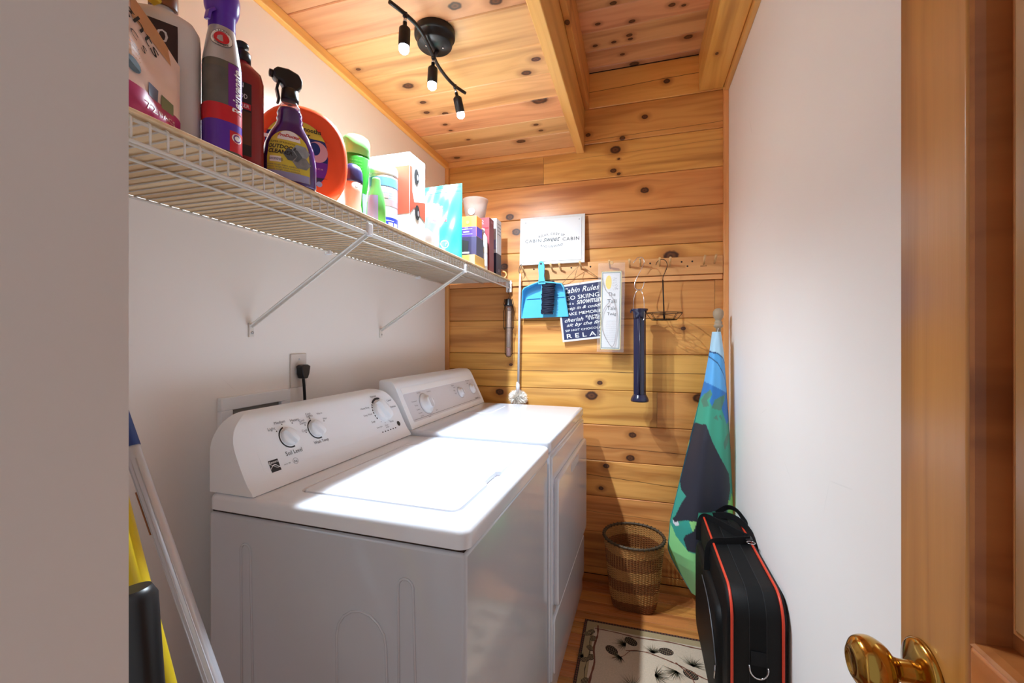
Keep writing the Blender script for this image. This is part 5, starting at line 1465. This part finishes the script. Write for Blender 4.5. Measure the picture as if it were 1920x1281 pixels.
ribbon([(-.172, 1.925), (-.168, 1.86), (-.176, 1.78), (-.166, 1.70), (-.174, 1.60), (-.168, 1.48), (-.172, 1.30), (-.168, 1.1), (-.172, .9)], .008, RUSTR, 'branch_motif')
ribbon([(-.192, 1.885), (-.196, 1.82), (-.190, 1.75), (-.198, 1.66), (-.190, 1.55), (-.197, 1.45)], .003, BROWNR, 'twig_motif')
ribbon([(-.05, 1.80), (.02, 1.815), (.09, 1.80), (.16, 1.775), (.24, 1.735), (.32, 1.72)], .005, RUSTR, 'branch_motif')
ribbon([(-.10, 1.745), (-.06, 1.765), (-.03, 1.805), (.01, 1.815)], .003, RUSTR, 'twig_motif')
ribbon([(.14, 1.79), (.19, 1.73), (.21, 1.66), (.26, 1.60)], .005, RUSTR, 'branch_motif')
for cx, cy, a in ((-.03, 1.862, -.7), (.108, 1.842, .1), (-.105, 1.788, -.8), (.19, 1.742, -.6), (-.196, 1.875, .9), (-.184, 1.835, 1.2), (-.212, 1.858, .4), (-.190, 1.775, -.9), (-.205, 1.705, .5), (-.182, 1.725, 1.3), (.05, 1.62, .3), (-.06, 1.56, -.5), (.17, 1.52, .8), (.0, 1.40, .4), (-.19, 1.60, .9), (-.19, 1.50, -.6)):
    s_ = .62 if cx < -.17 else 1.0
    cone(cx, cy, a, .058 * s_, .042 * s_)
for cx, cy, a0, a1, L in ((-.055, 1.835, 1.2, 4.2, .045), (.055, 1.82, .3, 2.6, .04), (.20, 1.79, -.2, 2.4, .05), (-.07, 1.76, 2.4, 5.0, .035), (.14, 1.745, 2.8, 5.2, .045), (-.215, 1.72, 1.5, 4.5, .025), (.06, 1.70, -1.4, 1.4, .05), (-.02, 1.62, 1, 4, .05), (.12, 1.58, 0, 3, .05), (.02, 1.48, 2, 5, .05)):
    needles(cx, cy, a0, a1, L * 1.3, OLIVER, 22); needles(cx + .004, cy - .003, a0 + .3, a1 + .4, L, BROWNR, 12)

# ------------------------------------------------------------------ black soft case with red piping
CX0, CX1, CY0, CY1, CH = 0.262, 0.421, 1.430, 2.095, 0.505
cs_ = empty('soft_case', ((CX0 + CX1) / 2, (CY0 + CY1) / 2, 0), label='black padded carrying case with red piping, standing against the plain wall', cat='carrying case')
ox, oy = (CX0 + CX1) / 2, (CY0 + CY1) / 2
HX, HY = (CX1 - CX0) / 2, (CY1 - CY0) / 2
def crr(off, r=.075): return rrect(-HY + off, HY - off, .0105 + off, CH - off, max(.01, r - off), 8)
rs = []
for x, off in ((-HX - .004, .10), (-HX - .006, .05), (-HX - .002, .014), (-HX, .004), (-HX + .012, 0), (HX - .012, 0), (HX, .004), (HX + .001, .014), (HX + .002, .05), (HX + .002, .10)):
    rs.append([Vector((x, a, b)) for a, b in crr(off)])
MB().rings(rs, True, True, True).build('case_shell', BLACKF, cs_)
for x in (-HX + .010, HX - .012):
    MB().tube([(x, a, b) for a, b in crr(-.0012)], .0042, 8, True).build('piping', REDP, cs_)
for x in (-.022, .024):
    MB().tube([(x, a, b) for a, b in crr(-.0006)], 0, closed=True, flat=(.0015, .002)).build('zip_seam', mat('zip_tape', (30, 30, 33), .6), cs_)
MB().rings([[Vector((-.022, a, b)), Vector((.024, a, b))] for a, b in crr(-.0012)[7:30]], False).build('centre_band', mat('dull_black_band', (13, 13, 14), .75, spec=.25), cs_)
# outer pocket on the long side
pk = MB().rings([[Vector((x, a, b)) for a, b in rrect(-HY + .07 + o_, HY - .06 - o_, .03 + o_, CH - .10 - o_, .05, 6)] for x, o_ in ((-HX + .0, 0), (-HX - .014, .002), (-HX - .022, .014), (-HX - .024, .04))], True, False, True).build('side_pocket', BLACKF, cs_)
MB().tube(catmull([(-HX - .027, .02, CH - .135), (-HX - .027, -.12, CH - .145), (-HX - .026, -.22, CH - .20), (-HX - .024, -.27, CH - .27)], 6), .0022, 6).build('pocket_zip', mat('grey_zip', (88, 88, 92), .4, metal=.4), pk)
MB().tube([(-HX - .026, -.268, CH - .27), (-HX - .029, -.272, CH - .31)], .003, 6).build('zip_pull', CHROME, pk)
# webbing: two bands over the top, carrying handles folded towards the wall
def web(pts, w=.034, name='strap', up=(0, 0, 1), k=6):
    return MB().tube(catmull(pts, k), 0, flat=(w, .0028), up=up).build(name, WEB, cs_)
yA, yB_ = 1.755 - oy, 2.005 - oy
web([(-HX - .007, yA, CH - .10), (-HX - .004, yA + .002, CH - .03), (-HX + .012, yA + .004, CH + .004), (-.02, yA + .015, CH + .008), (.03, yA + .03, CH + .012), (.062, yA + .045, CH + .012)], .034, 'handle_strap', up=(0, 1, 0.01))
web([(-HX - .007, yB_, CH - .10), (-HX - .004, yB_, CH - .03), (-HX + .012, yB_ - .004, CH + .005), (-.03, yB_ - .06, CH + .012), (.0, yB_ - .12, CH + .016), (.035, yB_ - .17, CH + .016), (.06, yA + .055, CH + .016)], .030, 'handle_strap', up=(.3, 1, 0.01))
web([(-.03, yB_ + .02, CH + .006), (.02, yB_ - .01, CH + .024), (.055, yB_ - .06, CH + .026), (.078, yB_ - .13, CH + .012), (.083, yA + .02, CH - .03), (.083, yA - .01, CH - .07)], .026, 'shoulder_strap', up=(.6, 1, 0.01))
web([(-.01, yB_ + .06, CH + .004), (.03, yB_ + .055, CH + .035), (.06, yB_ + .02, CH + .040), (.078, yB_ - .04, CH + .020), (.080, yB_ - .07, CH - .01)], .022, 'shoulder_strap', up=(.2, 1, .3))
box_obj('strap_buckle', (.045, .070, yA + .03, yA + .065, CH + .014, CH + .022), BLACK, cs_, .002)
MB().tube([(.0575 + .014 * math.cos(2 * PI * i / 16), yA + .01 + .012 * math.sin(2 * PI * i / 16), CH + .019) for i in range(16)], .0018, 6, True).build('strap_ring', CHROME, cs_)
# D-ring tab on the end
web([(.001, -HY - .003, .345), (.001, -HY - .006, .32), (.001, -HY - .006, .306)], .040, 'ring_tab', up=(0, 1, 0), k=4)
MB().tube([(-.024, -HY - .006, .306)] + [(.001 - .025 * math.cos(PI * i / 12), -HY - .010, .300 - .030 * math.sin(PI * i / 12)) for i in range(13)] + [(.026, -HY - .006, .306)], .0024, 8).build('d_ring', CHROME, cs_)

# ------------------------------------------------------------------ wall box, outlet and cord behind the washer
vb = empty('valve_box', (XL, 1.0145, 0.90), label='white-framed recessed washer valve box on the wall', cat='wall box')
def frame_box(y0, y1, z0, z1, t, d):
    mb = MB()
    for a in ((y0, y1, z0, z0 + t), (y0, y1, z1 - t, z1), (y0, y0 + t, z0 + t, z1 - t), (y1 - t, y1, z0 + t, z1 - t)):
        mb.box(.0003, d, a[0], a[1], a[2], a[3])
    return mb
frame_box(-.1215, .1215, 0, .2155, .036, .016).build('frame', PLASTW, vb, .002)
box_obj('box_back', (.0003, .003, -.086, .086, .036, .18), mat('grey_box_plastic', (126, 122, 118), .6), vb)
for y_ in (-.045, .045):
    MB().lathe([(.010, .0), (.010, .012), (.013, .014), (.013, .022), (0, .023)], 14, Matrix.Translation((.003, y_, .10)) @ Matrix.Rotation(PI / 2, 4, 'Y')).build('valve', CHROME, vb)
ol_ = empty('power_outlet', (XL, 1.183, 1.115), label='single wall outlet plate above the washer', cat='outlet')
box_obj('cover_plate', (.0002, .006, -.035, .035, 0, .114), mat('almond_plate', (214, 206, 200), .4), ol_, .003, 3)
MB().lathe([(.0035, 0), (.0035, .0012), (0, .0016)], 10, Matrix.Translation((.006, 0, .094)) @ Matrix.Rotation(PI / 2, 4, 'Y')).build('plate_screw', PLASTG, ol_)
MB().lathe([(.0165, 0), (.0165, .002), (.015, .003), (0, .003)], 24, Matrix.Translation((.006, 0, .058)) @ Matrix.Rotation(PI / 2, 4, 'Y')).build('receptacle', PLASTG, ol_)
pc = empty('power_plug', (XL + .0095, 1.183, 1.173), label='black power plug and cord running down behind the washer', cat='power plug')
MB().prism([(-.020, .014), (-.016, -.012), (-.010, -.028), (.010, -.028), (.017, -.012), (.022, .014), (.010, .019), (-.010, .019)], lambda a, b: (.0005, a, b), lambda a, b: (.026, a, b)).build('plug', BLACK, pc, .004, 3)
MB().tube(catmull([(.014, 0, -.026), (.014, .004, -.06), (.012, .010, -.12), (.012, .014, -.20), (.012, .012, -.30)], 5), .0048, 10).build('cord', BLACK, pc)

# ------------------------------------------------------------------ poles leaning beside the washer
ALU = mat('ribbed_aluminium', (206, 206, 214), .35, metal=.35, var=.03)
def pole(name, p0, p1, r, mt, label, cat):
    p0, p1 = Vector(p0), Vector(p1)
    e = empty(name, p0, label=label, cat=cat)
    d = p1 - p0
    return e, d, MB().tube([(0, 0, 0), tuple(d)], r, 20).build('pole', mt, e)
e, d, o = pole('mop', (-0.350, .555, .018), (-1.094, .555, 1.463), .0125, ALU, 'ribbed silver mop pole leaning towards the wall by the washer', 'mop')
q = d.cross(Vector((0, 1, 0))).normalized()
for a in (-60, -25, 10, 45, 80):
    n_ = (Vector((0, -1, 0)) * math.cos(R(a)) + q * math.sin(R(a))) * .0124
    MB().tube([tuple(n_ + d * .02), tuple(n_ + d * .72)], .0011, 5).build('pole_rib', ALU, e)
MB().tube([tuple(d * .735), tuple(d * 1.0)], .0138, 18).build('grip', mat('blue_grip', (44, 62, 120), .5), e)
MB().tube([tuple(d * .635 + q * .0135 - Vector((0, .004, 0))), tuple(d * .685 + q * .0135 - Vector((0, .004, 0)))], 0, flat=(.010, .003)).build('pole_sticker', mat('rust_sticker', (150, 88, 46), .5), e)
MB().box(-.16, .16, -.045, .045, -.017, .0).build('mop_head', NAVY, e, .006)
e, d, o = pole('broom', (-0.38, .455, .03), (-0.93, .455, 1.47), .0125, mat('yellow_handle', (206, 178, 28), .4, var=.03), 'yellow broom handle leaning beside the silver pole', 'broom')
MB().box(-.10, .10, -.025, .025, 0, .03).build('broom_head', BLACK, e, .006)
bm = MB()
for i in range(26):
    for j in range(4): bm.box(-.098 + i * .0077, -.094 + i * .0077, -.022 + j * .012, -.015 + j * .012, -.029, .002)
o = bm.build('bristles', BRIS, e); o['kind'] = 'stuff'
e, d, o = pole('push_broom', (-0.52, .40, .02), (-0.640, .40, .945), .0105, mat('grey_pole', (120, 120, 126), .4, metal=.5), 'grey pole with a thick black sleeve behind the yellow broom', 'broom')
MB().tube([tuple(d * .82), tuple(d * .85), tuple(d * .99), tuple(d * 1.004)], [.012, .022, .024, .018], 20).build('sleeve', BLACK, e)
MB().box(-.07, .07, -.03, .03, -.02, .012).build('broom_head', BLACK, e, .005)
